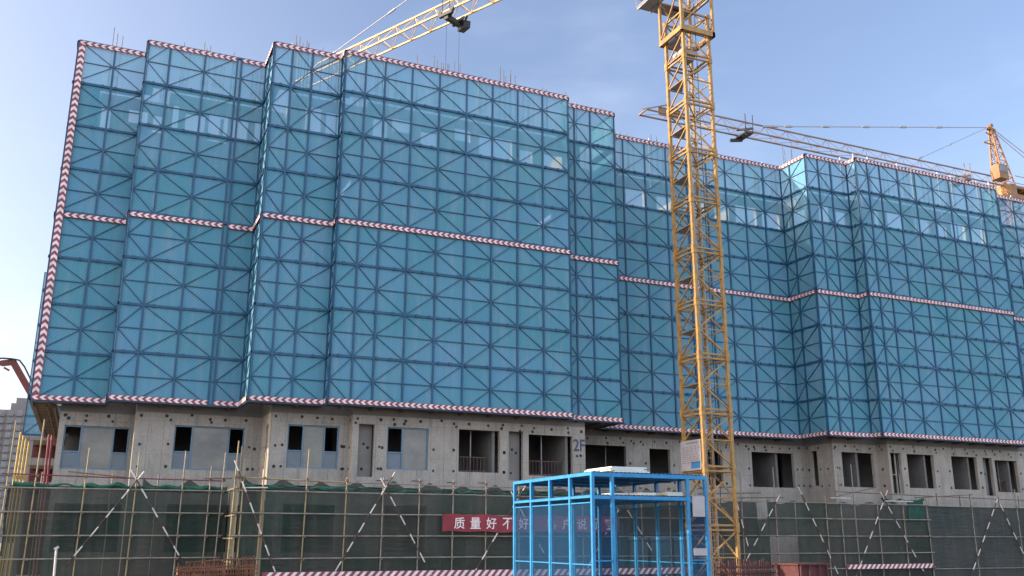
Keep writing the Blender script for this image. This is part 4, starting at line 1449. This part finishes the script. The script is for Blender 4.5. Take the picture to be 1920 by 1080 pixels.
for tt, ss in ((32.0, 0.7), (5.0, 0.7)):
    mb = MB()
    mb.box(FX - 1 - tt - 0.6 * ss, FX - 1 - tt + 0.6 * ss, FY - 0.75, FY + 0.75, 29.5, 29.65)
    mb.bar(JF(tt + 0.5, -0.9, 29.25), JF(tt - 0.3, 0.2, 29.9), 0.18)
    mb.bar(JF(tt - 0.5, -0.6, 30.1), JF(tt + 0.6, 0.3, 30.1), 0.16)
    mb.bar(JF(tt + 0.9, 0.9, 29.3), JF(tt - 0.2, 0.6, 29.4), 0.25)
    for q in (-0.4, 0.4):
        mb.bar(JF(tt + q, -0.7, 29.6), JF(tt + q, -0.75, 31.3), 0.06)
    mb.build('trolley', M['dark'] if tt > 10 else M['far_jib'], fj)
mb = MB()
mb.box(FX - 41.9, FX - 39.6, FY + 0.2, FY + 0.26, 29.95, 30.75)
mb.build('jib_sign', M['far_jib'], fj)
for x1, z1, knots in ((52.5, 30.85, (56, 60.5, 65.5, 70.5, 75.5)), (71.5, 30.95, (76.5,))):
    mb = MB()
    a, c = Vector((ap[0] - 0.5, ap[1], 36.4)), Vector((x1, FY, z1))
    mb.bar(a, c, 0.07)
    for kx in knots:
        f = (kx - a.x) / (c.x - a.x)
        q = a.lerp(c, f)
        q2 = a.lerp(c, f + 0.03)
        mb.bar(q, q2, 0.16)
    mb.bar(c, c + (a - c) * 0.06, 0.16)
    mb.build('tie_bar', M['grey'], FC)
mb = MB()
mb.bar(JF(0, 0, 29.9), (FX - 0.8, FY, 29.9), 0.3)
for s in (-0.6, 0.6):
    mb.bar((FX + 0.9, FY + s, 29.9), (FX + 13, FY + s, 29.9), 0.26)
for k in range(8):
    mb.bar((FX + 1 + k * 1.6, FY - 0.6, 29.9), (FX + 1 + k * 1.6, FY + 0.6, 29.9), 0.12)
mb.box(FX + 1.5, FX + 12, FY - 0.55, FY + 0.55, 30.05, 30.1)
for s in (-0.7, 0.7):
    mb.bar((FX + 1, FY + s, 31.1), (FX + 13, FY + s, 31.1), 0.05)
mb.build('counter_jib', M['far_crane'], FC)
for s in (-0.4, 0.4):
    mb = MB()
    mb.bar((ap[0] + 0.4, FY + s * 0.3, 36.2), (FX + 12, FY + s, 30.1), 0.06)
    mb.build('tie_bar', M['grey'], FC)
mb = MB()
mb.box(FX - 3.3, FX - 2.0, FY - 2.2, FY - 1.2, 29.7, 31.2)
cb = mb.build('cab', M['far_crane'], FC)
mb = MB()
mb.box(FX - 3.2, FX - 2.1, FY - 2.23, FY - 2.21, 30.4, 31.05)
mb.build('cab_window', M['tower_win'], cb)

# ------------------------------------------------------------------ far left: towers, frame building, boom, props
TW = thing('apartment_tower', 'pale grey high-rise apartment tower far behind the left end of the screen', 'building', (-22, 445, G))
mb = MB()
mb.box(-37.5, -31.6, 432, 460, G, 45.0)
mb.box(-31.6, -4.0, 430, 460, G, 47.6)
mb.box(-30.0, -17.0, 431, 455, 47.6, 50.0)
mb.build('tower_wall', M['tower'], TW)
for i in range(6):
    for j in range(16):
        x = -35.6 + i * 3.3
        z = -1.0 + j * 2.95
        y = 432 if i == 0 else 430
        mb = MB()
        mb.box(x, x + 1.7, y - 0.06, y - 0.01, z, z + 1.6)
        mb.box(x + 0.75, x + 0.85, y - 0.1, y - 0.061, z, z + 1.6, 1)
        mb.box(x - 0.3, x + 2.0, y - 0.9, y - 0.061, z - 0.9, z - 0.05, 1)
        mb.build('window', [M['tower_win'], M['tower']], TW)
UB = thing('frame_building', 'low unfinished concrete frame with dark red rooms seen under the left end of the screen', 'building', (-1, 66, G))
for z in (0.35, -0.82, -2.2):
    mb = MB()
    hh = 0.14 if z > 0 else 0.42
    mb.box(-3.35, 2.5, 62, 70, z - hh, z)
    mb.build('floor_slab', M['conc'], UB)
for x in (-3.35, -1.75, -0.2):
    mb = MB()
    mb.box(x, x + 0.22, 62.05, 62.35, G, 0.2)
    mb.build('column', M['conc'], UB)
mb = MB()
mb.box(-3.3, 2.4, 65.5, 65.7, G, 0.2)
mb.build('room_wall', M['dark_red'], UB)
PB2 = MB()
for i, (x, lean) in enumerate(((-2.86, 0.08), (-2.74, 0.12), (-2.63, 0.06), (-2.5, 0.05))):
    mb = MB()
    mb.tube((x - lean, 46 + 0.1 * i, G), (x, 46 + 0.1 * i, -0.9 - 0.13 * i), 0.04, 7)
    mb.box(x - 0.09, x + 0.06, 45.95 + 0.1 * i, 46.05 + 0.1 * i, -2.9, -2.75)
    tag(mb.build('steel_prop', M['prop_y']), ['leftmost yellow steel prop of the bundle, also the tallest', 'second yellow steel prop from the left in the bundle', 'third yellow steel prop from the left in the bundle', 'rightmost yellow steel prop of the bundle, also the shortest'][i], 'prop', 'yellow props left of the building')
for i, (xa, xt, zt) in enumerate(((-1.62, -1.72, -1.0), (-1.5, -1.6, -1.0))):
    mb = MB()
    mb.tube((xa, 45.5 + i * 0.3, G), (xt, 45.5 + i * 0.3, zt), 0.05, 7)
    tag(mb.build('steel_prop', M['prop_r']), ['left red steel prop beside the left edge of the concrete wall', 'right red steel prop beside the left edge of the concrete wall'][i], 'prop', 'red props beside the wall')
mb = MB()
mb.tube((-1.35, 44.0, -3.2), (-0.95, 44.0 - 1.2, -1.2), 0.03, 7)
tag(mb.build('timber_prop', M['wood']), 'slanting pale timber prop leaning at the left corner of the concrete wall', 'prop')

PU = thing('pump_boom', 'red jointed concrete pump boom reaching in at the left edge beside the screen', 'pump boom', (2.0, 60, G))
mb = MB()
mb.bar((-5.9, 60, 4.1), (-5.2, 60, 4.3), 0.22, 0.26)
mb.bar((-5.2, 60, 4.28), (-4.6, 60, 4.4), 0.26, 0.32)
mb.bar((-5.05, 60, 4.05), (-4.75, 60, 3.9), 0.1)
mb.build('boom_arm', M['pump'], PU)
mb = MB()
mb.bar((-4.65, 60, 4.45), (-3.2, 60, 2.2), 0.28, 0.36)
mb.bar((-3.2, 60, 2.2), (2.0, 60, -6.0), 0.32, 0.4)
mb.build('boom_arm', M['pump'], PU)
mb = MB()
mb.chain([(-4.7, 59.8, 4.55), (-4.3, 59.8, 4.5), (-4.0, 59.8, 4.15), (-3.4, 59.8, 3.1), (-3.0, 59.8, 2.4)], 0.05)
mb.chain([(-5.9, 59.8, 4.35), (-5.2, 59.8, 4.55), (-4.7, 59.8, 4.55)], 0.05)
mb.build('hose', M['dark'], PU)
mb = MB()
mb.box(1.2, 2.8, 59.2, 60.8, G, -5.6)
mb.build('pedestal', M['grey'], PU)

# ------------------------------------------------------------------ clutter at the foot of the scaffold
mb = MB()
for k in range(60):
    x = 3.1 + 2.5 * k / 60 + random.uniform(-0.03, 0.03)
    zt = -6.2 + 0.22 * (k / 60) + random.uniform(-0.1, 0.1)
    mb.bar((x, 34.0 + random.uniform(-0.1, 0.1), G), (x + random.uniform(-0.05, 0.05), 34.2, zt), 0.03)
for z in (-6.75, -6.55, -6.4, -6.3):
    mb.bar((3.0, 34.15, z), (5.7, 34.15, z + 0.06), 0.05)
mb.bar((3.3, 34.1, -6.12), (5.6, 34.1, -5.98), 0.04)
mb.box(3.1, 5.6, 34.3, 34.9, G, -6.35)
tag(mb.build('rebar_rack', M['rust']), 'rusty brown rack of reinforcing bars at the foot of the left scaffold', 'rebar rack')
mb = MB()
mb.tube((-0.58, 33, G), (-0.64, 33, -5.66), 0.035, 8)
mb.bar((-0.7, 33, -5.68), (-0.58, 33, -5.6), 0.07)
tag(mb.build('white_post', M['brace_w']), 'slim white post standing alone in front of the left scaffold', 'post')
mb = MB()
mb.box(26.6, 28.1, 31.2, 32.6, G, -6.35)
mb.box(26.5, 28.2, 31.1, 32.7, -6.349, -6.28)
for x in (26.65, 27.1, 27.6, 28.0):
    mb.bar((x, 31.1, G), (x, 31.1, -6.3), 0.06)
tag(mb.build('site_box', M['maroon']), 'dark maroon site box at the bottom right of the yellow mast', 'box')
mb = MB()
for k in range(26):
    x = 23.6 + k * 0.11
    mb.bar((x, 32.5, G), (x + random.uniform(-0.04, 0.04), 32.5, -6.2 + random.uniform(-0.12, 0.12)), 0.035)
for z in (-6.7, -6.45):
    mb.bar((23.5, 32.52, z), (26.5, 32.52, z + 0.04), 0.05)
tag(mb.build('rebar_rack', M['maroon']), 'dark red rack of upright bars at the foot of the yellow mast', 'rebar rack')
